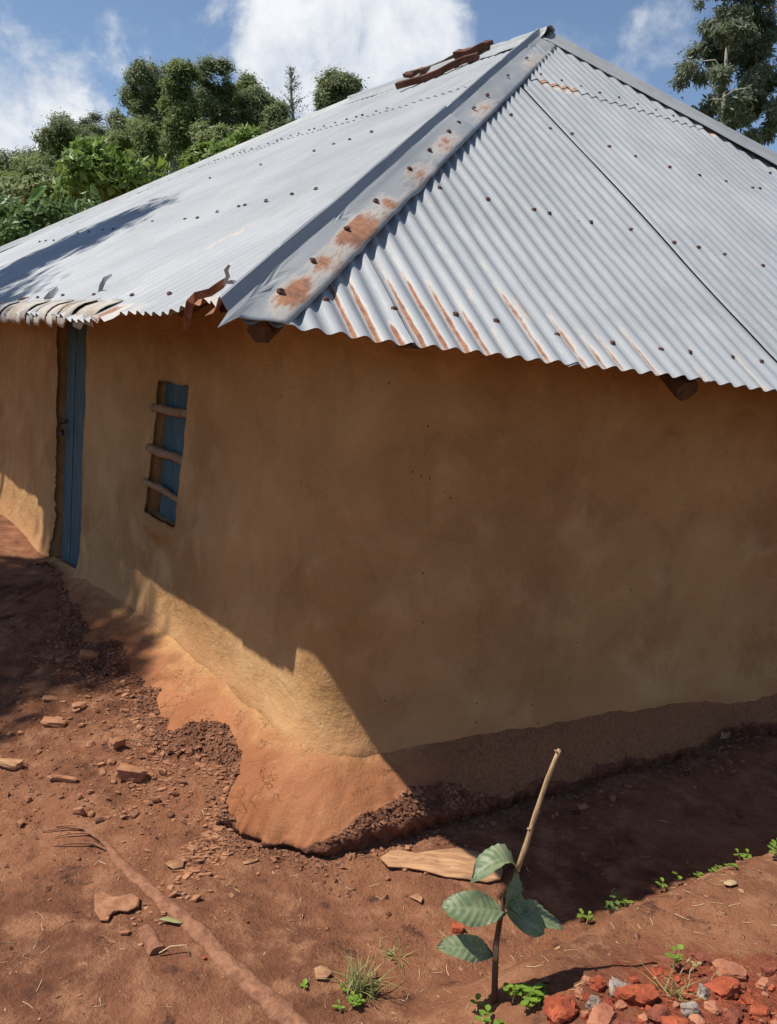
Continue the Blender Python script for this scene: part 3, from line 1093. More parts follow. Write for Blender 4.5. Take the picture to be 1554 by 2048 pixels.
def streaks(sl, a, s):
    """rust that follows the furrows of the sheets"""
    k = np.floor(a / PITCHW + 0.5).astype(int)          # furrow k+1/2
    kf = np.floor(a / PITCHW).astype(int)
    ph = a / PITCHW - kf - 0.5
    valley = np.exp(-((ph - 0.12) / 0.13) ** 2)
    r1 = _hash(kf, kf * 0, sl.seed + 1)
    r2 = _hash(kf, kf * 0, sl.seed + 2)
    r3 = _hash(kf, kf * 0, sl.seed + 3)
    if sl is SR:
        near = sstep(2.6, 0.15, a)
        ln = 0.10 + (0.25 + 0.95 * near) * r1
        st = sstep(ln, ln * 0.30, s) * (0.10 + 0.62 * near * r2 + 0.35 * (r2 > 0.72))
        long_ = (r3 > 0.70) * 0.36 * sstep(1.7, 0.4, s) * sstep(2.9, 0.9, a)
        out = valley * np.maximum(st, long_)
        # one broad rusty scrape
        a0, s0 = SR.px(1045, 620)
        out = out + 0.62 * np.exp(-((a - a0) / 0.028) ** 2 - ((s - s0) / 0.10) ** 2)
        # red edge of the lap
        out = out + 0.75 * sstep(LAP + 0.04, LAP + 0.015, s) * sstep(LAP - 0.03, LAP - 0.005, s) * (vnoise(a * 6, a * 0, 5) > 0.45)
        return out
    a0, s0 = SL.px(465, 475)
    out = 0.55 * np.exp(-((a - a0) / 0.03) ** 2 - ((s - s0) / 0.22) ** 2)
    ln = 0.05 + 0.22 * r1
    out = out + sstep(ln, ln * 0.4, s) * (0.25 + 0.5 * r2) * sstep(2.6, 0.8, a) * (r3 > 0.35)
    out = out + 0.5 * sstep(0.30, 0.0, s) * np.exp(-((a - 0.28) / 0.16) ** 2)
    return out


def roof_sheet(sl, a0, a1, s0, s1, lift0, lift1, over_cut, segs, mat):
    a0 = max(a0, 0.002)
    a1 = min(a1, sl.L - 0.002)
    n = max(3, int(round((a1 - a0) / (PITCHW / 7))))
    A = np.linspace(a0, a1, n + 1)
    # make sure the hip break points are met well
    top = np.minimum(sl.hip(A) - 0.01, s1)
    ok = top > s0 + 0.01
    if ok.sum() < 2:
        return None
    A = A[ok]
    top = top[ok]
    lo = np.full_like(A, s0) + (eave_cut(sl, A) if over_cut else 0.004 * fbm(A * 8, A * 0, 7, 2))
    lo = np.minimum(lo, top - 0.004)
    q = np.linspace(0, 1, segs + 1)
    q = q ** 1.25
    AA = np.repeat(A[None], segs + 1, 0)
    S_ = lo[None] + (top - lo)[None] * q[:, None]
    f = (AA - a0) / max(a1 - a0, 1e-3)
    h = wave(AA) + sag(sl, AA, S_) + lift0 * (1 - f) + (lift1 * f ** 14 * sstep(0.05, 0.45, top[None] - S_) if lift1 > 0.02 else lift1 * f)
    edge_lift = 0.006 * np.exp(-S_ / 0.12) if over_cut else 0
    h = h + edge_lift
    if sl is SL and over_cut:
        h = h + 0.030 * np.exp(-((AA - 0.32) / 0.22) ** 2) * sstep(0.5, 0.05, S_)
    v = sl.pt(AA, S_, h)
    fcs = grid_faces(segs + 1, len(A))
    if sl is SL:
        fcs = fcs[:, ::-1]
    ru = streaks(sl, AA, S_)
    # thickness: a second skin 1.2 mm under the first would double the mesh; only the eave edge is turned down
    return mesh_obj('roof_sheet', v.reshape(-1, 3), fcs, mat, smooth=True, uv=np.stack([AA, S_], -1).reshape(-1, 2), attrs={'rust': ru.ravel()})


# the roof itself: rafters, purlins and the two rear slopes
rf = MB()
D_EAVE = 0.10
for sl in (SR, SL):
    for sp in ((0.17 if sl is SR else 0.36), 1.30, 2.55, 3.60):
        a_l, a_r = sl.Aa * sp / sl.S + 0.05, sl.L - sl.Ab * sp / sl.S - 0.05
        pts = [sl.pt(np.array(a), np.array(sp), np.array(-0.045 + 0.0)) for a in np.linspace(a_l, a_r, 12)]
        rf.tube(pts, [0.03] * 12, 6)
cx = [P0, P0 + UE * LU, P0 + UE * LU + V * LV, P0 + V * LV]
for q in range(4):
    top = APEX if q < 2 else APEX2
    a = cx[q] + (top - cx[q]) * 0.035 - np.array([0, 0, 0.10])
    rf.tube([a, top - np.array([0, 0, 0.10])], [0.045, 0.04], 6)
rf.tube([APEX - np.array([0, 0, 0.1]), APEX2 - np.array([0, 0, 0.1])], [0.045, 0.04], 6)
roof = to_house(rf.build('roof', M['darkwood']))
tag(roof, 'corrugated iron hip roof streaked with rust')
# rafters with their butt ends under the eaves
for a in (0.95, 1.95, 2.95, 3.95, 4.95, 5.95):
    mb = MB()
    s_hi = float(min(SR.hip(np.array(a)) - 0.1, SR.S - 0.1))
    p_lo = SR.pt(np.array(a), np.array(0.07 if abs(a - 1.95) < 0.01 else 0.28), np.array(-0.10))
    p_hi = SR.pt(np.array(a), np.array(s_hi), np.array(-0.10))
    mb.tube([p_lo, p_hi], [0.052, 0.045], 8)
    to_house(mb.build('rafter', M['darkwood'], smooth=False), roof)
for a in (1.2, 2.2, 3.4, 4.6, 5.8, 7.0, 8.2):
    mb = MB()
    s_hi = float(min(SL.hip(np.array(a)) - 0.1, SL.S - 0.1))
    mb.tube([SL.pt(np.array(a), np.array(0.30), np.array(-0.10)), SL.pt(np.array(a), np.array(s_hi), np.array(-0.10))], [0.05, 0.045], 8)
    to_house(mb.build('rafter', M['darkwood']), roof)

SEAM1, SEAM2 = SR.px(830, 700)[0], SR.px(1336, 487)[0]
COVER = (SEAM2 - SEAM1) / 3
LAP = SR.px(1240, 212)[1]


def lay_sheets(sl, first, front_lift):
    a = first - COVER
    i = 0
    while a < sl.L:
        for (s0, s1, oc, segs, base) in ((0.0, LAP + 0.12, True, 34, 0.0), (LAP, sl.S, False, 14, 0.006)):
            gap = 0.024 if (sl is SR and oc and (abs(a + COVER - SEAM2) < 0.02 or abs(a + COVER - SEAM1) < 0.02)) else 0.006
            special = sl is SR and oc
            a_lo = a + (0.010 if special and (abs(a - SEAM2) < 0.02 or abs(a - SEAM1) < 0.02) else 0.0)
            a_hi = a + COVER + (-0.005 if special and gap > 0.02 else 0.055)
            gap = 0.006
            o = roof_sheet(sl, a_lo, a_hi, s0 + (RNG.random() - 0.5) * (0.012 if oc else 0.03), s1, base + 0.0, base + gap, oc, segs, M['tin'])
            if o:
                to_house(o, roof)
        a += COVER
        i += 1


lay_sheets(SR, SEAM1, 0)
lay_sheets(SL, 0.60, 0)
for am in (SEAM1, SEAM2):  # added dark strips under the open seams: no sun leaks through, seams stay black
    mb = MB()
    s_hi = float(min(SR.hip(np.array(am)) - 0.05, LAP + 0.1))
    p_ = SR.pt(np.array(am - 0.035), np.array(0.03), np.array(-0.030))
    mb.box(p_, UE * 0.08, SR.w * (s_hi - 0.03), SR.n * 0.012)
    to_house(mb.build('seam_light_block', M['darkwood']), roof)
# the two slopes at the rear
for (o_, e_, A_, L_, A2_) in ((P0 + V * LV, UE, APEX2, LU, APEX2), (P0 + UE * LU, V, APEX, LV, APEX2)):
    sl = Slope(o_, e_, A_, L_, 300, A2_)
    n = int(L_ / (PITCHW / 4))
    A = np.linspace(0.01, L_ - 0.01, n)
    top = sl.hip(A)
    q = np.linspace(0, 1, 4)
    AA = np.repeat(A[None], 4, 0)
    S_ = top[None] * q[:, None]
    v = sl.pt(AA, S_, wave(AA))
    o = mesh_obj('rear_sheet', v.reshape(-1, 3), grid_faces(4, n), M['tin'], smooth=True, uv=np.stack([AA, S_], -1).reshape(-1, 2), attrs={'rust': np.zeros(AA.size)})
    to_house(o, roof)


# hip and ridge caps ---------------------------------------------------------
def cap_strip(a, b, nl, nr, q0, q1, wl_, wr_, crest, lift, rustf, seed, name='hip_cap', nose=0.0, right_step=0.026, trim=False, dent=0.03, near=False):
    """folded iron cap along a..b; nl, nr: normals of the slopes either side; across: crest in the middle"""
    a = np.array(a)
    b = np.array(b)
    L = np.linalg.norm(b - a)
    d = (b - a) / L
    tl = np.cross(nl, d)
    tl /= np.linalg.norm(tl)
    tr = np.cross(d, nr)
    tr /= np.linalg.norm(tr)
    upv = nl + nr
    upv /= np.linalg.norm(upv)
    # profile: (side, distance along the slope, height above the slope)
    prof = [(-1, wl_, 0.011), (-1, wl_ * 0.82, 0.016), (-1, wl_ * 0.55, 0.018), (-1, wl_ * 0.3, 0.030), (-1, wl_ * 0.14, crest * 0.66), (-1, wl_ * 0.05, crest * 0.93), (0, 0, crest),
            (1, 0.008, crest * 0.93), (1, right_step, 0.026), (1, right_step + 0.018, 0.016), (1, wr_ * 0.45, 0.016), (1, wr_ * 0.62, 0.017), (1, wr_ * 0.85, 0.015), (1, wr_, 0.010)]
    if near:
        prof = [(-1, 0.160, 0.010), (-1, 0.130, 0.015), (-1, 0.100, 0.022), (-1, 0.070, 0.040), (-1, 0.040, 0.062), (-1, 0.022, 0.075), (-1, 0.014, 0.077), (-1, 0.008, 0.072), (-1, 0.006, 0.050), (-1, 0.003, 0.030), (0, 0, 0.020),
                (1, 0.014, 0.016), (1, 0.034, 0.016), (1, 0.060, 0.016), (1, 0.085, 0.017), (1, 0.115, 0.015), (1, 0.142, 0.010)]
    n = max(8, int((q1 - q0) * L / 0.03))
    rows = []
    rust = []
    uvs = []
    for j, (sd, dist, h) in enumerate(prof):
        lo = q0 * L
        if trim and sd:
            sl_ = SL if sd < 0 else SR
            side = tl if sd < 0 else tr
            # cut the nose parallel to the eave
            lo = max(lo, (-0.012 - dist * float(side @ sl_.w)) / float(d @ sl_.w))
        Q = lo + (q1 * L - lo) * np.linspace(0, 1, n + 1)
        c = a[None] + Q[:, None] * d[None]
        wob = 0.007 * fbm(Q * 2.0, Q * 0 + 0.5, seed, 3)
        if sd < 0:
            p = c + tl * (dist + wob[:, None]) + nl * h
        elif sd > 0:
            p = c + tr * (dist + wob[:, None] * 0.7) + nr * h
        else:
            p = c + upv * h + tl * wob[:, None]
        p = p + upv * (lift + 0.005 * fbm(Q * 3, Q * 0 + j * 0.25, seed + 9, 2) + dent * np.maximum(0, fbm(Q * 5, Q * 0 + j * 0.2, seed + 3, 3) - 0.35) * (-1))[:, None]
        rows.append(p)
        rust.append(rustf(Q, sd, dist))
        uvs.append(np.stack([np.full_like(Q, sd * dist), Q], -1))
    o = mesh_obj(name, np.array(rows).reshape(-1, 3), grid_faces(len(prof), n + 1)[:, ::-1], M['cap'], smooth=True,
                 uv=np.array(uvs).reshape(-1, 2), attrs={'rust': np.array(rust).ravel()})
    if near:
        nq = n
        fl = np.ones(len(o.data.polygons), dtype=bool)
        for j in (6, 7, 8, 9, 10):
            fl[j * nq:(j + 1) * nq] = False
        o.data.polygons.foreach_set('use_smooth', fl)
    es = o.modifiers.new('edge', 'SOLIDIFY')
    es.thickness = 0.0025
    es.offset = -1
    return to_house(o, roof)


def hip_q(px, py):
    """distance along the near hip for a pixel"""
    dv = APEX - P0
    hz = np.array([-dv[1], dv[0], 0])
    p = at_plane(px, py, P0, hz / np.linalg.norm(hz))
    return float((p - P0) @ dv / np.linalg.norm(dv))


PATCH = [(hip_q(545, 610), 0.20, 1.0), (hip_q(605, 520), 0.10, 0.5), (hip_q(675, 465), 0.20, 0.85), (hip_q(735, 390), 0.08, 0.4), (hip_q(800, 330), 0.20, 0.6),
         (hip_q(860, 272), 0.28, 0.62), (hip_q(935, 215), 0.30, 0.55), (hip_q(1040, 140), 0.5, 0.5)]


def rust_near(Q, sd, dist):
    out = np.zeros_like(Q)
    if sd > 0 and dist > 0.03:
        for q, w, g in PATCH:
            out = out + g * np.exp(-((Q - q) / (w * 0.8)) ** 2) * math.exp(-((dist - 0.075) / 0.045) ** 2)
    if sd < 0 and dist > 0.05:
        for q, w, g in ((hip_q(480, 610), 0.20, 1.1), (hip_q(560, 530), 0.16, 0.9), (hip_q(670, 425), 0.14, 0.8)):
            out = out + g * np.exp(-((Q - q) / w) ** 2) * math.exp(-((dist - 0.12) / 0.06) ** 2)
    if sd > 0 and dist > 0.10:
        out = out + 0.18
    lowhalf = 0.35 + 0.65 * sstep(0.75 * HL0, 0.1 * HL0, Q)
    if abs(dist) > 0.03:
        out = out + lowhalf * 0.42 * np.maximum(0, fbm(Q * 1.1, Q * 0 + sd * 3 + dist * 14, 97, 3) + 0.25)
    return np.clip(out, 0, 1.1)


HL0 = float(np.linalg.norm(APEX - P0))
NSL, NSR = SL.n, SR.n
HL = float(np.linalg.norm(APEX - P0))
qj = hip_q(905, 268) / HL
cap_strip(P0, APEX, NSL, NSR, qj - 0.02, 1.0, 0.20, 0.205, 0.082, 0.011, rust_near, 501, near=True)
cap_strip(P0, APEX, NSL, NSR, -0.02, qj, 0.20, 0.205, 0.084, 0.017, rust_near, 503, trim=True, near=True)
zr = lambda Q, sd, dist: 0.10 + 0.12 * vnoise(Q * 3, Q * 0 + 2, 9)
SB = Slope(P0 + UE * LU, V, APEX, LV, 300, APEX2)
SF = Slope(P0 + V * LV, UE, APEX2, LU, 300)
cap_strip(P0 + UE * LU, APEX, NSR, SB.n, 0.0, 0.52, 0.12, 0.15, 0.060, 0.026, zr, 505)
cap_strip(P0 + UE * LU, APEX, NSR, SB.n, 0.50, 0.995, 0.12, 0.15, 0.060, 0.018, zr, 507)
cap_strip(APEX, APEX2, NSL, SB.n, -0.03, 0.52, 0.17, 0.19, 0.070, 0.014, zr, 509, 'ridge_cap')
cap_strip(APEX, APEX2, NSL, SB.n, 0.50, 1.02, 0.17, 0.19, 0.070, 0.006, zr, 511, 'ridge_cap')
cap_strip(P0 + V * LV, APEX2, SF.n, NSL, 0.0, 1.0, 0.18, 0.17, 0.055, 0.004, zr, 513)

# nails ------------------------------------------------------------------------
nm = bpy.data.meshes.new('nail')
bm = bmesh.new()
prof = [(0.0125, 0.0), (0.0115, 0.003), (0.006, 0.0055), (0.0045, 0.0075), (0.002, 0.0085)]
rg_ = []
for r_, z_ in prof:
    rg_.append([bm.verts.new((r_ * math.cos(2 * math.pi * k / 7), r_ * math.sin(2 * math.pi * k / 7), z_)) for k in range(7)])
for a_, b_ in zip(rg_[:-1], rg_[1:]):
    for k in range(7):
        bm.faces.new((a_[k], a_[(k + 1) % 7], b_[(k + 1) % 7], b_[k]))
bm.faces.new(rg_[-1])
bm.to_mesh(nm)
bm.free()
nm.materials.append(M['nail'])


def nail(p, n, sc=1.0):
    o = bpy.data.objects.new('nail', nm)
    COL.objects.link(o)
    o.parent = roof
    o.location = Vector(tuple(p - BC))
    tilt = Vector(tuple(n)) + Vector((RNG.normal(0, .25), RNG.normal(0, .25), 0))
    o.rotation_euler = tilt.to_track_quat('Z', 'Y').to_euler()
    o.scale = (sc, sc, sc * random.uniform(0.8, 1.3))


def crest(a):
    return round(a / PITCHW) * PITCHW


for (x, y) in [(670, 610), (808, 627), (897, 632), (977, 645), (1097, 672), (1211, 692), (1310, 703), (1375, 708), (1470, 718), (1527, 727),
               (870, 378), (970, 400), (1067, 422), (1098, 430), (1183, 447), (1263, 463), (1336, 487), (1385, 497), (1457, 516), (1523, 536),
               (1029, 238), (1098, 262), (1147, 273), (1216, 297), (1278, 320), (1340, 340), (1398, 355), (1455, 367), (1510, 380), (1526, 382), (1552, 392), (1532, 345)]:
    a, s = SR.px(x, y)
    a = crest(a)
    nail(SR.pt(np.array(a), np.array(s), wave(np.array(a)) + sag(SR, np.array(a), np.array(s)) + 0.004), SR.n, 1.1)
for k in range(11):
    a = crest(SR.px(1083, 158)[0] + k * 0.165)
    s = LAP + 0.08 + 0.02 * random.random()
    if s < SR.hip(a) - 0.3:
        nail(SR.pt(np.array(a), np.array(s), wave(np.array(a)) + sag(SR, np.array(a), np.array(s)) + 0.010), SR.n, 0.95)
for k in range(7):
    a = crest(SR.px(1083, 158)[0] + 1.85 + k * 0.3)
    if LAP + 0.08 < SR.hip(a) - 0.2:
        nail(SR.pt(np.array(a), np.array(LAP + 0.08), wave(np.array(a)) + 0.012), SR.n, 0.95)
for (x, y) in [(308, 447), (365, 440), (398, 436), (435, 427), (478, 417), (490, 415), (540, 405), (587, 394), (641, 384), (205, 463), (180, 467), (155, 470), (230, 460), (80, 485), (92, 484), (107, 482),
               (425, 358), (522, 334), (632, 301), (668, 288), (700, 278), (745, 265), (780, 500)]:
    a, s = SL.px(x, y)
    if s < SL.hip(a) - 0.02:
        a = crest(a)
        nail(SL.pt(np.array(a), np.array(s), wave(np.array(a)) + sag(SL, np.array(a), np.array(s)) + 0.004), SL.n, 1.1)
for k in range(26):
    a = crest(3.6 + k * 0.152)
    s = LAP + 0.08 + 0.02 * random.random()
    if s < SL.hip(a) - 0.2:
        nail(SL.pt(np.array(a), np.array(s), wave(np.array(a)) + sag(SL, np.array(a), np.array(s)) + 0.010), SL.n, 0.95)
for k in range(5):
    a = crest(0.9 + 0.5 * k)
    nail(SL.pt(np.array(a), np.array(0.2), wave(np.array(a)) + sag(SL, np.array(a), np.array(0.2)) + 0.004), SL.n, 1.0)
# nails in the near hip cap
dH = (APEX - P0) / HL
trh = np.cross(dH, NSR)
trh /= np.linalg.norm(trh)
tlh = np.cross(NSL, dH)
tlh /= np.linalg.norm(tlh)
for (x, y) in [(533, 587), (598, 515), (668, 448), (727, 391), (797, 323), (838, 287), (878, 248), (898, 230), (930, 205), (958, 185), (1000, 152), (1039, 120)]:
    q = hip_q(x, y)
    nail(P0 + dH * q + trh * 0.040 + NSR * 0.034, NSR, 1.15)
for (x, y) in [(470, 585), (538, 523), (570, 495), (640, 430)]:
    q = max(0.34, hip_q(x + 12, y + 5))
    nail(P0 + dH * q + tlh * 0.145 + NSL * 0.033, NSL, 1.1)

# eave flashing over the doorway, buckled in wide waves ------------------------------------
FA0 = SL.px(178, 645)[0]
rsf = np.random.default_rng(17)
for i in range(18):
    w_ = rsf.uniform(0.15, 0.33)
    fa = np.linspace(FA0, FA0 + w_, 12)
    prof = [(0.15, 0.012), (0.11, 0.020), (0.07, 0.028), (0.035, 0.026), (0.008, 0.018), (-0.010, 0.006), (-0.020, -0.010), (-0.026, -0.026)]
    ph = (fa - fa[0]) / w_
    tl_ = rsf.normal(0, 0.010)
    rows = []
    for j, (s_, h_) in enumerate(prof):
        g = 0.2 + 0.8 * j / 7
        wv = 0.015 * np.sin(2 * math.pi * (ph * 0.95 + 0.05 * (i % 3))) * g + tl_ * g * (ph - 0.5) + 0.004 * fbm(fa * 20, fa * 0 + j * 0.4, 91, 2)
        ss = np.full_like(fa, s_) + 0.004 * fbm(fa * 9, fa * 0 + j * 0.2, 93, 2)
        rows.append(SL.pt(fa, ss, h_ + wv + 0.006 * (i % 2)))
    mt = M['tan_tin'] if i % 3 == 0 or i == 1 else (M['pale_tin'] if i % 3 == 1 else M['tan_tin'])
    o = mesh_obj('eave_flashing', np.array(rows).reshape(-1, 3), grid_faces(len(prof), len(fa)), mt, smooth=True)
    md = o.modifiers.new('edge', 'SOLIDIFY')
    md.thickness = 0.001
    to_house(o, roof)
    FA0 += w_ * 0.965


def strap(pts, wdt, mat, name='torn_strip', twist=0.0):
    """a strip of torn iron through world points"""
    pts = [np.array(p, float) for p in pts]
    n = len(pts)
    vv = []
    for i, p in enumerate(pts):
        t = pts[min(i + 1, n - 1)] - pts[max(0, i - 1)]
        t /= np.linalg.norm(t)
        view = p - CAM
        sd = np.cross(t, view)
        sd /= np.linalg.norm(sd)
        up = np.cross(sd, t)
        a = twist * i / (n - 1)
        sdd = sd * math.cos(a) + up * math.sin(a)
        w = wdt * (1 if 0 < i < n - 1 else 0.6)
        for k in (-0.5, 0.5):
            vv.append(p + sdd * w * k)
    o = mesh_obj(name, vv, grid_faces(n, 2), mat, smooth=False)
    md = o.modifiers.new('t', 'SOLIDIFY')
    md.thickness = 0.0015
    return to_house(o, roof)


dE = float(SL.pt(np.array(0.35), np.array(0.0))[1])
strap([at_y(x, y, d) for x, y, d in ((372, 660, 2.98), (374, 635, 2.97), (380, 605, 2.97), (392, 592, 2.99), (420, 585, 3.0), (442, 570, 3.02), (452, 560, 3.04))], 0.026, M['rust'])
strap([at_y(x, y, d) for x, y, d in ((448, 568, 3.02), (456, 552, 3.0), (452, 540, 2.98), (459, 530, 2.97))], 0.014, M['cap'])
strap([at_y(x, y, d) for x, y, d in ((452, 565, 3.02), (465, 564, 3.0), (482, 566, 2.98))], 0.014, M['cap'])
strap([at_y(x, y, d) for x, y, d in ((160, 608, 4.4), (195, 595, 4.42), (225, 582, 4.44), (250, 566, 4.46))], 0.03, M['black'])
strap([at_y(x, y, d) for x, y, d in ((198, 590, 4.4), (203, 572, 4.38), (210, 558, 4.37), (224, 550, 4.36))], 0.022, M['cap'], twist=0.7)
strap([at_y(x, y, d) for x, y, d in ((90, 600, 4.9), (102, 590, 4.88), (116, 576, 4.87))], 0.04, M['cap'], twist=0.8)
strap([at_y(x, y, d) for x, y, d in ((20, 630, 5.4), (30, 612, 5.4), (45, 600, 5.42), (60, 596, 5.45))], 0.03, M['rust'], twist=0.4)

# ------------------------------------------------------------------ timbers lying on the roof by the ridge
def plank_on_roof(name, label, pa, pb, h, w, th, mat):
    a0, s0 = SL.px(*pa)
    a1, s1 = SL.px(*pb)
    p = SL.pt(np.array(a0), np.array(s0), np.array(h))
    q = SL.pt(np.array(a1), np.array(s1), np.array(h + 0.012))
    d = q - p
    mb = MB()
    side = SL.w - d * (SL.w @ d) / (d @ d)
    side /= np.linalg.norm(side)
    # a warped, splintered board in six lengths
    nseg = 6
    rows_ = []
    for k in range(nseg + 1):
        c = p + d * k / nseg + SL.n * 0.012 * math.sin(k * 1.3) + side * 0.008 * math.sin(k * 2.1)
        ww = w * (1 + 0.12 * math.sin(k * 2.7 + a0))
        rows_ += [c, c + side * ww, c + side * ww + SL.n * th, c + SL.n * th]
    F_ = []
    for k in range(nseg):
        for j in range(4):
            j2 = (j + 1) % 4
            F_.append((k * 4 + j, k * 4 + j2, (k + 1) * 4 + j2, (k + 1) * 4 + j))
    F_ += [(0, 1, 2, 3), tuple(nseg * 4 + j for j in (3, 2, 1, 0))]
    mb.add(rows_, F_)
    o = mb.build(name, mat)
    rebase(o, tuple(p))
    tag(o, label, 'plank', 'planks lying on the roof')
    return o


plank_on_roof('roof_plank', 'longest red brown plank lying on the roof, lowest of the pile', (958, 125), (797, 190), 0.02, 0.10, 0.05, M['plank'])
plank_on_roof('roof_plank', 'short red brown plank on the roof at the upper end of the pile', (982, 113), (915, 137), 0.05, 0.09, 0.06, M['plank'])
plank_on_roof('roof_plank', 'grey weathered plank on the roof behind the long red brown one', (962, 112), (815, 172), 0.05, 0.10, 0.035, M['greybark'])
plank_on_roof('roof_plank', 'small dark offcut on the roof at the lower end of the pile', (850, 165), (815, 178), 0.075, 0.07, 0.03, M['plank'])

# ------------------------------------------------------------------ things on the ground
def gpt(x, y, dz=0.0):
    return np.array([x, y, float(ground_z(x, y)) + dz])


def rock_mesh(name, size, seed, mat, sub=2, angular=0.35):
    """irregular broken lump, origin at its base"""
    bm = bmesh.new()
    bmesh.ops.create_cube(bm, size=1.0)
    bmesh.ops.subdivide_edges(bm, edges=bm.edges[:], cuts=sub, use_grid_fill=True)
    rs = np.random.default_rng(seed)
    ph = rs.random(6) * 10
    nrm = rs.normal(size=(5, 3))
    nrm /= np.linalg.norm(nrm, axis=1, keepdims=True)
    cut = 0.38 + 0.22 * rs.random(5)
    for v in bm.verts:
        p = np.array(v.co)
        l = np.linalg.norm(p)
        p = p * (0.72 + 0.28 * 0.62 / max(l, 1e-3))
        for k in range(5):
            ex_ = p @ nrm[k] - cut[k]
            if ex_ > 0:
                p = p - nrm[k] * ex_ * 0.95
        p = p + angular * 0.14 * np.array([math.sin(p[1] * 7 + ph[0]) + math.sin(p[2] * 11 + ph[3]), math.sin(p[2] * 7 + ph[1]) + math.sin(p[0] * 11 + ph[4]), math.sin(p[0] * 7 + ph[2])]) * 0.5
        p = p + rs.normal(0, 0.022 * angular / 0.35, 3)
        v.co = Vector(p * np.array(size))
    if sub >= 3:
        bmesh.ops.subdivide_edges(bm, edges=bm.edges[:], cuts=1, use_grid_fill=True)
        sz = np.array(size)
        for v in bm.verts:
            q = np.array(v.co) / sz.mean()
            j = fbm(np.array([q[0] * 5 + ph[0] * 3, q[1] * 5 + ph[1]]), np.array([q[2] * 5 + ph[2], q[2] * 5 + q[0] * 3]), seed, 3)
            v.co = v.co * (1 + 0.10 * float(j[0])) + Vector((0, 0, float(j[1]) * 0.06 * sz[2])) + Vector(tuple(rs.normal(0, 0.010, 3) * sz))
    zmin = min(v.co.z for v in bm.verts)
    for v in bm.verts:
        v.co.z -= zmin
    me = bpy.data.meshes.new(name)
    bm.to_mesh(me)
    bm.free()
    me.materials.append(mat)
    return me


def put_rock(name, label, cat, group, px, py, size, seed, mat, rz=0.0, sink=0.15, tilt=0.0, sub=2, angular=0.35):
    me = rock_mesh(name, size, seed, mat, sub, angular)
    o = bpy.data.objects.new(name, me)
    COL.objects.link(o)
    p = on_ground(px, py)
    o.location = (p[0], p[1], p[2] - size[2] * sink)
    o.rotation_euler = (tilt, tilt * 0.6, rz)
    tag(o, label, cat, group)
    return o


# slabs of fallen mud render at the left
SLABS = [(108, 1450, (0.115, 0.07, 0.030), 0.2, 'largest flat slab of fallen mud lying at the left'),
         (158, 1418, (0.07, 0.05, 0.030), 0.5, 'small pointed mud slab just above the largest slab'),
         (262, 1556, (0.12, 0.055, 0.055), 0.1, 'thick mud block with dark broken side below the bitten plinth edge'),
         (18, 1535, (0.12, 0.05, 0.035), -0.1, 'pale flat wood-coloured slab at the left edge of the picture'),
         (125, 1558, (0.13, 0.022, 0.018), 0.05, 'long thin flake of mud left of the thick mud block'),
         (100, 1400, (0.075, 0.04, 0.02), 0.3, 'thin mud flake uphill of the largest slab'),
         (178, 1318, (0.10, 0.07, 0.05), 0.4, 'tilted mud plate with a dark hollow beneath, by the apron edge'),
         (232, 1495, (0.07, 0.05, 0.045), 0.9, 'cube-like mud lump between the thick block and the apron')]
for i, (x, y, sz, rz, lab) in enumerate(SLABS):
    put_rock('mud_slab', lab, 'mud slab', 'slabs of fallen mud render', x, y, sz, 300 + i, M['clod'] if i != 3 else M['bark'], rz, 0.05, 0.06 + 0.05 * (i % 3))
cl_spots = []
rs = np.random.default_rng(5)
for i in range(46):
    x, y = rs.uniform(20, 430), rs.uniform(1340, 1650)
    if x > 290 and y < 1510:
        continue
    cl_spots.append((x, y, rs.uniform(0.018, 0.045), rs.uniform(0, 6)))
for i in range(30):
    cl_spots.append((rs.uniform(290, 480), rs.uniform(1470, 1570), rs.uniform(0.014, 0.034), rs.uniform(0, 6)))
for i in range(16):
    cl_spots.append((rs.uniform(430, 900), rs.uniform(1700, 1760) - max(0, (0)) , rs.uniform(0.012, 0.03), rs.uniform(0, 6)))
for i in range(14):
    q = rs.uniform(0, 1)
    cl_spots.append((930 + 560 * q, 1660 - 150 * q + rs.uniform(0, 40), rs.uniform(0.02, 0.05), rs.uniform(0, 6)))
clod_meshes = [rock_mesh('mud_clod', (1, rs.uniform(.6, .9), rs.uniform(.45, .75)), 700 + k, M['clod'] if k % 3 else M['crumb'], 1) for k in range(7)]
for i, (x, y, s, rz) in enumerate(cl_spots):
    o = bpy.data.objects.new('mud_clod', clod_meshes[i % 7])
    COL.objects.link(o)
    p = on_ground(x, y)
    o.location = (p[0], p[1], p[2] - s * 0.1)
    o.scale = (s, s, s)
    o.rotation_euler = (rs.uniform(-.3, .3), rs.uniform(-.3, .3), rz)
    tag(o, 'small crumbled mud clod lying loose along the foot of the house plinth', 'clod', 'mud clods fallen from the plinth')

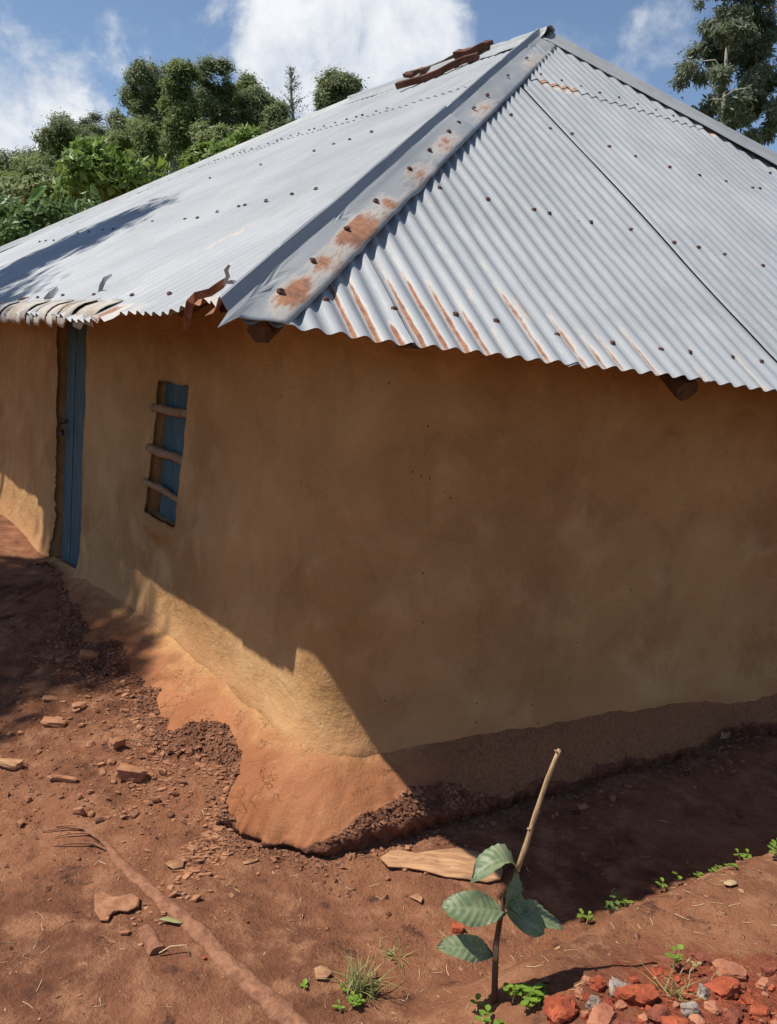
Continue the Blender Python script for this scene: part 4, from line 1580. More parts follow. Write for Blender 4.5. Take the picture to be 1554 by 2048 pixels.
# crumbs too small to count
def scatter_crumbs():
    n = 52000
    rs = np.random.default_rng(21)
    pts = []
    # general yard
    X = rs.uniform(-2.4, 2.2, n)
    Y = rs.uniform(2.1, 7.0, n)
    dens = 0.10 + 0.9 * sstep(0.1, 0.5, fbm(X * 1.6, Y * 1.6, 71, 3))
    dens = dens + 1.2 * sstep(-0.3, -0.8, X) * sstep(3.2, 3.7, Y) * sstep(6.2, 5.0, Y)
    keep = rs.random(n) < np.clip(dens * 0.62, 0, 1)
    keep &= ~apron_cover(X, Y)
    X, Y = X[keep], Y[keep]
    # along the apron edge
    k = rs.integers(0, len(e_s), 9000)
    k = k[e_s[k] > -3.6]
    dd = np.abs(rs.normal(0, 0.07, len(k))) * np.where(e_s[k] < -0.3, 1.9, 0.9)
    X = np.concatenate([X, wxy[k, 0] + oe[k, 0] * (ol[k, 0] + dd)])
    Y = np.concatenate([Y, wxy[k, 1] + oe[k, 1] * (ol[k, 0] + dd)])
    Z = ground_z(X, Y)
    # loose bits lying on the broken parts of the plinth
    bi = np.argwhere(brk[:33] > 0.45)
    bi = bi[rs.integers(0, len(bi), 7000)]
    ap = apv[bi[:, 0], bi[:, 1]] + rs.normal(0, 0.004, (len(bi), 3))
    X = np.concatenate([X, ap[:, 0]])
    Y = np.concatenate([Y, ap[:, 1]])
    Z = np.concatenate([Z, ap[:, 2]])
    m = len(X)
    S = np.clip(rs.lognormal(-5.55, 0.62, m), 0.0016, 0.022)
    S[-len(bi):] = np.clip(rs.lognormal(-5.0, 0.55, len(bi)), 0.002, 0.020)
    base = np.array([[1, 0, 0], [0, 1, 0], [-1, 0, 0], [0, -1, 0], [0, 0, 1], [0, 0, -.6]], float)
    fc = np.array([[0, 1, 4], [1, 2, 4], [2, 3, 4], [3, 0, 4], [1, 0, 5], [2, 1, 5], [3, 2, 5], [0, 3, 5]])
    th = rs.uniform(0, 6.28, m)
    b = base[None] * rs.uniform(0.55, 1.2, (m, 6, 1)) * np.stack([np.ones(m), rs.uniform(.5, 1, m), rs.uniform(.35, .8, m)], -1)[:, None]
    b = b + rs.normal(0, 0.12, b.shape)
    c, s = np.cos(th)[:, None], np.sin(th)[:, None]
    v = np.stack([b[..., 0] * c - b[..., 1] * s, b[..., 0] * s + b[..., 1] * c, b[..., 2]], -1) * S[:, None, None]
    v += np.stack([X, Y, Z + S * 0.2], -1)[:, None]
    f = fc[None] + (np.arange(m) * 6)[:, None, None]
    o = mesh_obj('soil_crumbs', v.reshape(-1, 3), f.reshape(-1, 3), M['crumb'])
    tag(o, 'loose crumbs of red soil strewn over the yard', 'soil crumbs', kind='stuff')
    # thin flakes of fallen render in the rubble below the door wall
    nf = 1500
    k = rs.integers(0, len(e_s), nf * 3)
    k = k[(e_s[k] > -2.9) & (e_s[k] < -0.15)][:nf]
    dd = np.abs(rs.normal(0, 0.30, len(k)))
    X = wxy[k, 0] + oe[k, 0] * (ol[k, 0] + dd) + rs.normal(0, 0.03, len(k))
    Y = wxy[k, 1] + oe[k, 1] * (ol[k, 0] + dd) + rs.normal(0, 0.03, len(k))
    m = len(X)
    Z = ground_z(X, Y)
    S = np.clip(rs.lognormal(-4.75, 0.5, m), 0.004, 0.030)
    ang = np.linspace(0, 2 * np.pi, 6)[:5]
    rad = rs.uniform(0.55, 1.1, (m, 5))
    th = rs.uniform(0, 6.28, (m, 1))
    px_, py_ = rad * np.cos(ang[None] + th), rad * np.sin(ang[None] + th) * 0.7
    tx, ty = rs.normal(0, 0.22, (m, 1)), rs.normal(0, 0.22, (m, 1))
    zt_ = px_ * tx + py_ * ty
    top = np.stack([px_, py_, zt_ + 0.30], -1)
    bot = np.stack([px_, py_, zt_ - 0.02], -1)
    v = np.concatenate([top, bot], 1) * S[:, None, None] + np.stack([X, Y, Z], -1)[:, None]
    f = []
    for q in range(m):
        o_ = q * 10
        f.append(tuple(o_ + i for i in range(5)))
        for i in range(5):
            j = (i + 1) % 5
            f.append((o_ + i, o_ + 5 + i, o_ + 5 + j, o_ + j))
    o = mesh_obj('mud_flakes', v.reshape(-1, 3), f, M['clod'])
    tag(o, 'small flakes of fallen mud render in the rubble below the door wall', 'mud flakes', kind='stuff')
    # chips of bark, husk and leaf trodden into the yard
    nf = 900
    X = rs.uniform(-2.0, 1.9, nf)
    Y = rs.uniform(2.2, 5.2, nf)
    ok_ = (~apron_cover(X, Y)) & (rs.random(nf) < 0.35 + sstep(0.0, 0.4, fbm(X * 2.2, Y * 2.2, 75, 2)))
    X, Y = X[ok_], Y[ok_]
    m = len(X)
    Z = ground_z(X, Y)
    S = np.clip(rs.lognormal(-4.9, 0.45, m), 0.004, 0.022)
    th = rs.uniform(0, 6.28, (m, 1))
    qx = np.array([-1, -0.3, 0.5, 1.0, 0.3, -0.5])[None] * rs.uniform(0.7, 1.2, (m, 6))
    qy = np.array([0, -0.4, -0.35, 0.05, 0.4, 0.35])[None] * rs.uniform(0.5, 1.2, (m, 6))
    vx = qx * np.cos(th) - qy * np.sin(th)
    vy = qx * np.sin(th) + qy * np.cos(th)
    vz = 0.18 + vx * rs.normal(0, 0.2, (m, 1)) + vy * rs.normal(0, 0.2, (m, 1)) + rs.normal(0, 0.08, (m, 6))
    v = np.stack([vx, vy, vz], -1) * S[:, None, None] + np.stack([X, Y, Z], -1)[:, None]
    o = mesh_obj('bark_chips', v.reshape(-1, 3), np.arange(m * 6).reshape(m, 6), M['dryleaf'])
    tag(o, 'chips of bark and husk trodden into the yard', 'bark chips', kind='stuff')
    # straw and twigs
    n = 2600
    X = rs.uniform(-2.0, 2.0, n)
    Y = rs.uniform(2.15, 6.0, n)
    dens = 0.22 + 0.9 * sstep(0.0, 0.4, fbm(X * 2 + 9, Y * 2, 72, 3)) + 0.5 * sstep(0.6, 1.2, X) * sstep(3.6, 3.0, Y)
    keep = (rs.random(n) < dens) & ~apron_cover(X, Y)
    X, Y = X[keep], Y[keep]
    mb = MB()
    for x, y in zip(X, Y):
        L = rs.uniform(0.012, 0.055)
        th = rs.uniform(0, 6.28)
        r = rs.uniform(0.0007, 0.0017)
        bend = rs.uniform(-.4, .4)
        pts = []
        for q in (-0.5, 0, 0.5):
            px_, py_ = x + L * q * math.cos(th) - bend * L * q * q * math.sin(th), y + L * q * math.sin(th) + bend * L * q * q * math.cos(th)
            pts.append((px_, py_, float(ground_z(px_, py_)) + r + 0.001))
        mb.tube(pts, [r, r, r * .7], 3, cap=False)
    o = mb.build('straw_litter', M['straw'])
    tag(o, 'bits of dry straw and twig scattered over the soil', 'straw', kind='stuff')


scatter_crumbs()

# long pole lying half buried, with a frayed split end ---------------------------------
def ground_tube(pix, rads, lift, sides=10):
    pts = []
    for (x, y), r in zip(pix, rads):
        p = on_ground(x, y)
        pts.append(p + np.array([0, 0, r * lift]))
    return pts


def smooth_line(pix, n):
    pix = np.array(pix, float)
    t = np.linspace(0, len(pix) - 1, n)
    return np.stack([np.interp(t, np.arange(len(pix)), pix[:, 0]), np.interp(t, np.arange(len(pix)), pix[:, 1])], -1)


pole = empty('fallen_pole', tuple(on_ground(390, 1835)))
tag(pole, 'long dirt-coated pole lying half buried in the yard, its end split into strands', 'pole')
pix = smooth_line([(205, 1686), (240, 1722), (300, 1785), (360, 1830), (430, 1900), (520, 1985), (600, 2055), (680, 2130)], 40)
rr_ = np.interp(np.arange(40), [0, 6, 20, 39], [0.010, 0.024, 0.034, 0.044])
mb = MB()
pts = []
for k in range(40):
    p = on_ground(*pix[k])
    base_z = float(ground_z(p[0], p[1], fine=False))
    pts.append(np.array([p[0], p[1], base_z - rr_[k] * 0.02 + 0.004 * math.sin(k * 0.7)]))
mb.tube(pts, [rr_[k] * (1 + 0.10 * math.sin(k * 2.3) + 0.07 * math.sin(k * 5.1)) for k in range(40)], 12, flat=0.6)
o = mb.build('shaft', M['dirtywood'], smooth=True)
o.data.transform(Matrix.Translation(-pole.location))
o.parent = pole
for line, r in (([(215, 1698), (190, 1677), (165, 1664), (135, 1660), (85, 1666)], 0.006), ([(212, 1694), (178, 1672), (140, 1674), (110, 1677)], 0.0045), ([(222, 1706), (185, 1693), (150, 1693), (105, 1694)], 0.0045), ([(210, 1690), (180, 1666), (150, 1657), (112, 1655)], 0.008)):
    pp = smooth_line(line, 14)
    pts = [on_ground(*q) + np.array([0, 0, 0.006 + 0.010 * math.sin(math.pi * k / 13)]) for k, q in enumerate(pp)]
    mb = MB()
    mb.tube(pts, [r * (1 - 0.7 * k / 13) + 0.001 for k in range(14)], 6)
    o = mb.build('strand', M['dirtywood'], smooth=True)
    o.data.transform(Matrix.Translation(-pole.location))
    o.parent = pole

# short split of wood
mb = MB()
a = on_ground(290, 1862)
b = on_ground(316, 1908)
d = b - a
dn = d / np.linalg.norm(d)
sd_ = np.cross(dn, (0, 0, 1))
nseg = 9
vv = []
for k in range(nseg + 1):
    q = k / nseg
    c = a + d * q + np.array([0, 0, 0.002])
    for th in np.linspace(0, math.pi, 8):
        r = 0.030 * (0.85 + 0.15 * q) * (1 + 0.05 * math.sin(5 * th + k))
        vv.append(c + sd_ * r * math.cos(th) + np.array([0, 0, 1]) * r * 0.85 * math.sin(th))
ff = grid_faces(nseg + 1, 8).tolist() + [tuple(range(8)), tuple(nseg * 8 + k for k in range(8))[::-1]]
o = mesh_obj('wood_offcut', vv, ff, M['dirtywood'], smooth=False)
rebase(o, tuple(a))
tag(o, 'short half-round wood offcut lying left of the long pole', 'offcut')


def flat_piece(name, label, cat, outline_px, th, lift, mat, curl=0.0, seed=0, group=None, res=18):
    """thin warped sheet (bark, leaf) lying on the ground with the given outline"""
    poly = np.array([on_ground(x, y)[:2] for x, y in outline_px])
    lo, hi = poly.min(0), poly.max(0)
    c = poly.mean(0)
    n = len(poly)
    rings = 7
    vv = []
    for k in range(rings + 1):
        q = k / rings
        for i in range(n):
            jit = 1 + 0.03 * math.sin(i * 2.7 + seed)
            p = c + (poly[i] - c) * q * (jit if k == rings else 1)
            r2 = q * q
            ax = (p - c) @ np.array([0.3, 0.95])
            z = lift + curl * (1 - r2) + 0.006 * float(fbm(p[0] * 18, p[1] * 18, seed, 2)) + 0.10 * curl * ax * 5
            vv.append((p[0], p[1], float(ground_z(p[0], p[1], fine=False)) + z))
    ff = []
    for k in range(rings):
        for i in range(n):
            i2 = (i + 1) % n
            ff.append((k * n + i, k * n + i2, (k + 1) * n + i2, (k + 1) * n + i))
    o = mesh_obj(name, vv, ff, mat, smooth=True)
    bm = bmesh.new()
    bm.from_mesh(o.data)
    bmesh.ops.remove_doubles(bm, verts=bm.verts[:], dist=1e-5)
    bmesh.ops.recalc_face_normals(bm, faces=bm.faces[:])
    bm.to_mesh(o.data)
    bm.free()
    md = o.modifiers.new('t', 'SOLIDIFY')
    md.thickness = th
    rebase(o, (float(c[0]), float(c[1]), float(ground_z(c[0], c[1]))))
    tag(o, label, cat, group)
    return o


flat_piece('bark_slab', 'pale torn slab of bark lying below the corner of the plinth', 'bark',
           [(760, 1724), (778, 1712), (795, 1710), (830, 1712), (870, 1708), (900, 1702), (930, 1703), (955, 1712), (985, 1730), (1002, 1748), (1004, 1766), (970, 1768), (930, 1764), (890, 1758), (850, 1748), (815, 1742), (778, 1742)],
           0.006, 0.014, M['bark'], 0.002, 3)
flat_piece('cracked_mud_flake', 'flat cracked brown flake with ragged edge left of the pole', 'mud flake',
           [(188, 1795), (205, 1790), (222, 1800), (238, 1802), (262, 1795), (280, 1800), (276, 1822), (255, 1830), (236, 1828), (222, 1835), (216, 1846), (200, 1845), (188, 1830)], 0.006, 0.010, M['clod'], 0.0, 5)
flat_piece('dry_leaf', 'brown curled dry leaf between the pole and the grass tuft', 'dry leaf',
           [(628, 1940), (640, 1934), (655, 1940), (664, 1952), (650, 1966), (632, 1962)], 0.002, 0.014, M['dryleaf'], 0.006, 7, 'dry leaves on the ground')
flat_piece('dry_leaf', 'pale dry leaf lying on the sunlit bank at the right', 'dry leaf',
           [(1446, 1770), (1458, 1766), (1472, 1768), (1474, 1773), (1460, 1777), (1448, 1776)], 0.002, 0.010, M['straw'], 0.004, 8, 'dry leaves on the ground')
flat_piece('dry_leaf', 'slender dry leaf just below the plinth corner', 'dry leaf',
           [(484, 1727), (500, 1722), (516, 1719), (518, 1723), (503, 1728), (488, 1731)], 0.003, 0.008, M['dryleaf'], 0.004, 9, 'dry leaves on the ground')
flat_piece('dry_leaf', 'reddish dry leaf below the bark slab', 'dry leaf',
           [(818, 1796), (833, 1792), (846, 1800), (842, 1812), (834, 1806)], 0.002, 0.010, M['dryleaf'], 0.005, 10, 'dry leaves on the ground')
flat_piece('dry_leaf', 'small wrinkled brown leaf below the frayed pole end', 'dry leaf',
           [(330, 1735), (352, 1722), (368, 1728), (366, 1740), (345, 1746)], 0.003, 0.008, M['dryleaf'], 0.004, 12, 'dry leaves on the ground')
flat_piece('green_leaf', 'narrow pale green leaf lying against the pole', 'leaf',
           [(314, 1846), (335, 1842), (358, 1848), (368, 1854), (350, 1854), (330, 1850)], 0.002, 0.012, M['grass'], 0.005, 11)
tw = MB()
tw.tube([on_ground(*q) + np.array([0, 0, z]) for q, z in (((318, 1912), 0.01), ((340, 1908), 0.028), ((370, 1906), 0.03), ((379, 1914), 0.006))], [0.003, 0.0028, 0.0025, 0.002], 5)
o = tw.build('twig', M['straw'], smooth=True)
rebase(o, tuple(on_ground(318, 1912)))
tag(o, 'bent pale twig at the end of the wood offcut', 'twig')

# red brick rubble, lower right
BR = [(1130, 2035, (0.105, 0.075, 0.075), 0.4, 'squarish broken red brick at the left end of the rubble heap'),
      (1205, 2045, (0.11, 0.085, 0.06), 1.0, 'orange brick lump at the bottom edge, second from the left in the heap'),
      (1268, 2000, (0.13, 0.10, 0.075), 0.2, 'large rounded red brick lump in the middle of the rubble heap'),
      (1455, 1945, (0.11, 0.07, 0.055), 0.1, 'tan-red broken brick on the top of the heap at the right'),
      (1418, 1965, (0.06, 0.05, 0.04), 0.8, None), (1450, 1985, (0.10, 0.08, 0.05), 0.5, None), (1405, 1925, (0.06, 0.06, 0.035), 0.3, 'dark red lump at the back of the rubble heap'),
      (1195, 1975, (0.05, 0.045, 0.05), 0.7, None), (1175, 1965, (0.045, 0.035, 0.035), 0.2, None), (1215, 2010, (0.04, 0.035, 0.03), 0.2, None), (1160, 1990, (0.035, 0.03, 0.028), 1.2, None),
      (1320, 2040, (0.07, 0.06, 0.045), 0.9, None), (1350, 2060, (0.09, 0.07, 0.05), 0.1, None), (1255, 2062, (0.09, 0.07, 0.05), 0.3, None), (1490, 2000, (0.06, 0.05, 0.035), 0.3, None),
      (1530, 1975, (0.05, 0.04, 0.03), 0.6, None), (1520, 2030, (0.08, 0.06, 0.04), 1.1, None), (1425, 2020, (0.05, 0.05, 0.03), 0.4, None), (1463, 2035, (0.07, 0.05, 0.035), 0.8, None),
      (1310, 1945, (0.045, 0.035, 0.03), 0.5, 'small tan brick chip lying behind the heap'), (1540, 1945, (0.05, 0.04, 0.03), 0.2, None), (1375, 1985, (0.035, 0.03, 0.025), 0.2, None), (1395, 2045, (0.05, 0.04, 0.03), 1.9, None)]
for i, (x, y, sz, rz, lab) in enumerate(BR):
    sz = tuple(q * 0.82 for q in sz)
    put_rock('brick_lump', lab or 'small broken piece of red brick in the rubble heap', 'brick', 'broken bricks in the rubble heap', x, y, sz, 400 + i, M[('brick', 'brick3', 'brick', 'brick3', 'brick2', 'brick', 'brick2')[i % 7]], rz, 0.28 + 0.09 * (i % 5), 0.12 * ((i % 5) - 2), 3, 0.55)
for i, (x, y, sz, lab) in enumerate([(1232, 1985, (0.05, 0.05, 0.05), 'grey stone wedged upright beside the large red lump'), (1182, 2010, (0.035, 0.03, 0.03), 'small grey stone among the brick pieces'),
                                     (1405, 1990, (0.04, 0.035, 0.03), 'pale speckled stone below the top bricks'), (1385, 2030, (0.05, 0.045, 0.03), 'pale chalky stone in the lower right rubble')]):
    put_rock('stone', lab, 'stone', 'grey stones in the rubble', x, y, sz, 460 + i, M['stone'], i, 0.3, 0.3, 3, 0.5)
bmsh = [rock_mesh('brick_chip', (1, .8, .6), 800 + k, M[('brick', 'brick2', 'brick', 'brick3', 'brick')[k]], 1) for k in range(5)]
rs = np.random.default_rng(77)
for i in range(150):
    x, y = rs.uniform(1110, 1570), rs.uniform(1950, 2080)
    if y < 2045 - (x - 1110) * 0.18 - 60:
        continue
    s = 0.008 + 0.024 * rs.random() ** 2
    o = bpy.data.objects.new('brick_chip', bmsh[i % 5])
    COL.objects.link(o)
    p = on_ground(x, y)
    o.location = (p[0], p[1], p[2] - s * 0.1)
    o.scale = (s, s, s)
    o.rotation_euler = (rs.uniform(-.4, .4), rs.uniform(-.4, .4), rs.uniform(0, 6))
    tag(o, 'small red brick chip filling the rubble heap', 'brick chip', 'brick chips in the rubble heap')
# a few odd brick crumbs elsewhere
for i, (x, y, s, lab) in enumerate([(915, 1862, 0.045, 'red brick piece lying behind the oval sapling leaves'), (408, 1918, 0.014, 'tiny orange brick crumb right of the wood offcut'), (495, 1845, 0.012, 'tiny orange brick crumb right of the long pole')]):
    put_rock('brick_piece', lab, 'brick', None, x, y, (s, s * .8, s * .6), 480 + i, M['brick'], i, 0.1, 0.1)


# ------------------------------------------------------------------ sapling
def sap_leaf(parent, base, tip, width, facing, droop=0.0, fold=0.25, cup=0.0, seed=0, veins=8, name='leaf', mat=None):
    base, tip = np.array(base, float), np.array(tip, float)
    d = tip - base
    L = np.linalg.norm(d)
    d /= L
    f = np.array(facing, float)
    f = f - d * (f @ d)
    f /= np.linalg.norm(f)
    sd = np.cross(d, f)
    nu, nv = 41, 15
    vv, vein, uvs = [], [], []
    for i in range(nu):
        q = i / (nu - 1)
        w = width * 0.5 * (math.sin(math.pi * min(1, q ** 0.85)) ** 0.62 * (0.62 + 0.55 * q)) * (1 if q < 0.93 else math.sqrt(max(0, (1 - q) / 0.07)))
        w = max(w, 0.0008)
        for j in range(nv):
            r = -1 + 2 * j / (nv - 1)
            phase = (q * 1.0 - 0.16 * abs(r) + 0.018 * math.sin(q * 11 + seed * 2 + (1.3 if r > 0 else 0))) * veins
            rip = math.cos(2 * math.pi * phase)
            wav = 0.11 * width * math.sin(q * 8 + seed + (3 if r > 0 else 0)) * abs(r) ** 2 - 0.10 * L * q * q
            h = -fold * w * (abs(r)) * 0 + fold * w * abs(r) + 0.0022 * rip * min(1, abs(r) * 3) + wav + cup * L * math.sin(math.pi * q)
            p = base + d * L * q + sd * w * r * math.sqrt(max(0.1, 1 - fold * fold)) + f * h
            p[2] -= droop * L * q * q
            vv.append(p)
            vein.append(max(math.exp(-(abs(r) / 0.05) ** 2), 0.7 * max(0, -rip) ** 5))
            uvs.append((q, r))
    o = mesh_obj(name, vv, grid_faces(nu, nv), mat or M['sapling'], smooth=True, uv=uvs, attrs={'vein': vein})
    o.data.transform(Matrix.Translation(-parent.location))
    o.parent = parent
    return o


sb = on_ground(990, 2004)
SD = sb[1]
sap = empty('sapling', tuple(sb))
tag(sap, 'young tree sapling with bare stick top and pleated oval leaves, in front of the house', 'sapling')


def sp_(x, y, dd=0.0):
    return at_y(x, y, SD + dd)


mb = MB()
mb.tube([sb - np.array([0, 0, 0.02]), sp_(990, 1950), sp_(992, 1890), sp_(1000, 1840, 0.004), sp_(1008, 1800, 0.006), sp_(1022, 1765, 0.01), sp_(1034, 1738, 0.012)], [0.0105, 0.0095, 0.009, 0.0085, 0.008, 0.0075, 0.0075], 8)
o = mb.build('lower_stem', M['lowstem'], smooth=True)
o.data.transform(Matrix.Translation(-sap.location))
o.parent = sap
mb = MB()
st_px = [(1034, 1742), (1043, 1715), (1052, 1690), (1061, 1660), (1071, 1628), (1082, 1595), (1096, 1555), (1109, 1522), (1119, 1499)]
mb.tube([sp_(x, y, 0.012 + 0.0005 * k) for k, (x, y) in enumerate(st_px)], [0.0082, 0.0078, 0.0084, 0.0072, 0.0078, 0.0070, 0.0076, 0.0066, 0.0066], 8)
mb.tube([sp_(1116, 1508), sp_(1112, 1502), sp_(1109, 1500)], [0.003, 0.003, 0.002], 5)
mb.tube([sp_(1060, 1662), sp_(1055, 1656)], [0.004, 0.003], 5)
o = mb.build('stick_top', M['stem'], smooth=True)
o.data.transform(Matrix.Translation(-sap.location))
o.parent = sap
cf = np.array([0.05, -0.75, 0.66])
sap_leaf(sap, sp_(1012, 1824, 0.0), sp_(886, 1812, -0.03), 0.110, (0.0, -0.72, 0.7), 0.0, 0.10, 0.05, 1, 9)
sap_leaf(sap, sp_(988, 1908, 0.0), sp_(880, 1888, -0.05), 0.085, (0.05, -0.60, 0.8), 0.0, 0.12, 0.06, 2, 9)
sap_leaf(sap, sp_(1036, 1742, 0.01), sp_(946, 1748, -0.07), 0.115, (-0.15, -0.25, 0.95), 0.0, 0.35, 0.30, 3, 8)
sap_leaf(sap, sp_(1032, 1735, 0.01), sp_(1014, 1822, -0.04), 0.060, (0.55, -0.8, 0.1), 0.0, 0.35, 0.05, 4, 7)
sap_leaf(sap, sp_(1026, 1770, 0.01), sp_(1042, 1830, -0.05), 0.050, (-0.3, -0.9, 0.3), 0.0, 0.3, 0.05, 6, 7)
sap_leaf(sap, sp_(1012, 1818, 0.0), sp_(1132, 1850, 0.03), 0.095, (0.05, -0.35, 0.93), 0.0, 0.30, 0.03, 5, 9)
sap_leaf(sap, sp_(1014, 1820, 0.0), sp_(1090, 1866, -0.05), 0.075, (0.1, -0.75, 0.6), 0.0, 0.25, 0.02, 8, 9)
sap_leaf(sap, sp_(992, 1880, -0.005), sp_(990, 1925, -0.02), 0.018, (0.1, -1, 0.1), 0.0, 0.3, 0.0, 7, 4, 'shrivelled_leaf', M['straw'])


# ------------------------------------------------------------------ weeds and grass
def small_leaf(mb, base, d, L, w, seed):
    d = np.array(d, float)
    d /= np.linalg.norm(d)
    up = np.array([0, 0, 1.0])
    sd = np.cross(d, up)
    sd /= np.linalg.norm(sd) + 1e-6
    n = np.cross(sd, d)
    V_ = []
    for q, wq in ((0.0, 0.06), (0.3, 0.85), (0.6, 1.0), (0.85, 0.6), (1.0, 0.04)):
        c = np.array(base) + d * L * q - up * L * 0.25 * q * q
        V_ += [c - sd * w * wq * 0.5 + n * w * 0.12, c, c + sd * w * wq * 0.5 + n * w * 0.12]
    mb.add(V_, grid_faces(5, 3).tolist())


def weed(px, py, h, nst, nl, ls, label, group=None, mat='weed', seed=0, spread=0.5, name='weed'):
    rs = np.random.default_rng(seed)
    base = on_ground(px, py)
    root = empty(name, tuple(base))
    lf = MB()
    for k in range(nst):
        st = MB()
        a = rs.uniform(0, 6.28)
        lean = rs.uniform(0.1, spread)
        hh = h * rs.uniform(0.6, 1.0)
        b0 = np.array([rs.normal(0, 0.012 * nst ** 0.5), rs.normal(0, 0.010 * nst ** 0.5), -0.004])
        top = b0 + hh * np.array([math.cos(a) * lean, math.sin(a) * lean, 1.0])
        mid = (b0 + top) / 2 + rs.normal(0, hh * 0.05, 3)
        st.tube([b0, mid, top], [0.0022, 0.0017, 0.001], 4)
        o = st.build('stem', M['stem'])
        o.parent = root
        for j in range(nl):
            q = 0.35 + 0.65 * (j + 0.5) / nl
            p = b0 + (top - b0) * q
            th = j * 2.4 + rs.uniform(0, 1)
            small_leaf(lf, p, (math.cos(th), math.sin(th), rs.uniform(0.1, 0.7)), ls * rs.uniform(.7, 1.2), ls * rs.uniform(.5, .7), j)
    o = lf.build('leaves', M[mat], smooth=True)
    o.parent = root
    tag(root, label, 'weed', group)
    return root


g_ = 'weeds along the shadow edge of the bank'
weed(1060, 2010, 0.06, 9, 6, 0.032, 'bright green clump of round-leaved weed right of the sapling foot', None, 'weed', 1, 0.7)
weed(995, 2040, 0.03, 4, 4, 0.028, 'small ground weed at the very foot of the sapling', None, 'weed', 2, 1.0)
weed(1178, 1846, 0.05, 4, 4, 0.022, 'lowest bright weed on the bank edge nearest the sapling', g_, 'weed', 3)
weed(1212, 1822, 0.07, 4, 5, 0.024, 'leafy weed second from the sapling along the bank edge', g_, 'shrub', 4)
weed(1318, 1788, 0.075, 1, 4, 0.030, 'single upright seedling with paired leaves on the bank edge', g_, 'weed', 5, 0.2)
weed(1357, 1774, 0.085, 1, 2, 0.036, 'thin seedling with one tall leaf near the middle of the bank edge', g_, 'weed', 6, 0.3)
weed(1432, 1748, 0.035, 2, 4, 0.022, 'tiny creeping weed halfway along the right bank edge', g_, 'weed', 7)
weed(1495, 1732, 0.05, 6, 4, 0.024, 'spreading light green weed patch near the right picture edge', g_, 'weed', 8, 0.8)
weed(1545, 1719, 0.085, 3, 4, 0.034, 'tallest weed on the bank edge at the right picture edge', g_, 'weed', 9, 0.4)
weed(1340, 1945, 0.10, 2, 4, 0.030, 'thin-stalked weed with pale leaves behind the rubble', None, 'weed', 10, 0.3)
weed(1385, 1955, 0.06, 5, 1, 0.02, 'dry stalky weed rooted in the middle of the rubble', None, 'grass', 13, 0.7)
weed(1468, 1742, 0.03, 4, 3, 0.020, 'low creeping weed just left of the spreading patch', g_, 'weed', 14, 0.9)
weed(1258, 1806, 0.035, 5, 3, 0.022, 'low weed between the leafy weed and the upright seedling', g_, 'weed', 15, 0.9)
weed(1395, 1760, 0.04, 3, 3, 0.020, 'small weed just right of the one-leaf seedling', g_, 'weed', 16, 0.8)
weed(712, 2005, 0.035, 10, 4, 0.022, 'low yellow-green leaves at the foot of the grass tuft', None, 'weed', 11, 0.9)
weed(602, 1985, 0.02, 1, 4, 0.024, 'tiny green sprout beside the lower pole', None, 'weed', 12, 0.5)


def grass(px, py, n, h, label, seed, spread=0.5, name='grass_tuft'):
    rs = np.random.default_rng(seed)
    base = on_ground(px, py)
    mb = MB()
    for k in range(n):
        a = rs.uniform(0, 6.28)
        l = abs(rs.normal(0, spread))
        hh = h * rs.uniform(0.4, 1.0)
        b0 = np.array([rs.normal(0, 0.022), rs.normal(0, 0.018), -0.004])
        pts = []
        for q in (0, .35, .7, 1):
            pts.append(b0 + np.array([math.cos(a) * l * q * q * hh * 1.4, math.sin(a) * l * q * q * hh * 1.4, hh * (q - 0.35 * l * q * q)]))
        w = rs.uniform(0.0012, 0.0028)
        sd = np.array([-math.sin(a), math.cos(a), 0])
        V_ = []
        for p, ww in zip(pts, (1, .9, .6, .1)):
            V_ += [p - sd * w * ww, p + sd * w * ww]
        mb.add(V_, grid_faces(4, 2).tolist())
    o = mb.build(name, M['grass'])
    o.location = tuple(base)
    tag(o, label, 'grass')
    return o


grass(718, 1985, 130, 0.13, 'half-dry grass tuft standing alone at the bottom of the yard', 1, 0.55)
grass(790, 1915, 26, 0.045, 'thin low wisp of dry grass right of the grass tuft', 2, 1.1)
grass(1350, 1990, 40, 0.07, 'dry grass wisps growing through the brick rubble', 3, 0.8)

# ------------------------------------------------------------------ trees
def leaf_quads(P_, S_, rs, droop=0.0, aspect=2.2, tri=False, out=None):
    """leaf-shaped folded quads at points P_ with sizes S_; out: the way the crown's skin faces there"""
    n = len(P_)
    if out is None:
        d = rs.normal(size=(n, 3))
        d[:, 2] = d[:, 2] * 0.6 - droop
        d /= np.linalg.norm(d, axis=1, keepdims=True)
        r = rs.normal(size=(n, 3))
        sd = np.cross(d, r)
        sd /= np.linalg.norm(sd, axis=1, keepdims=True) + 1e-6
    else:
        fn = out + np.array([0, 0, 0.45]) + rs.normal(0, 0.32, (n, 3))
        fn /= np.linalg.norm(fn, axis=1, keepdims=True)
        r = rs.normal(size=(n, 3)) - np.array([0, 0, droop])
        d = r - fn * np.sum(r * fn, 1, keepdims=True)
        d /= np.linalg.norm(d, axis=1, keepdims=True) + 1e-6
        sd = np.cross(d, fn)
    nn = np.cross(d, sd)
    L = S_[:, None]
    w = L / aspect
    bend = 0.18 * L
    v = np.stack([P_, P_ + d * L * 0.45 + sd * w * 0.5 + nn * bend * 0.5, P_ + d * L + nn * bend * -0.3, P_ + d * L * 0.45 - sd * w * 0.5 + nn * bend * 0.5], 1)
    f = np.arange(n * 4).reshape(n, 4)
    return v.reshape(-1, 3), f


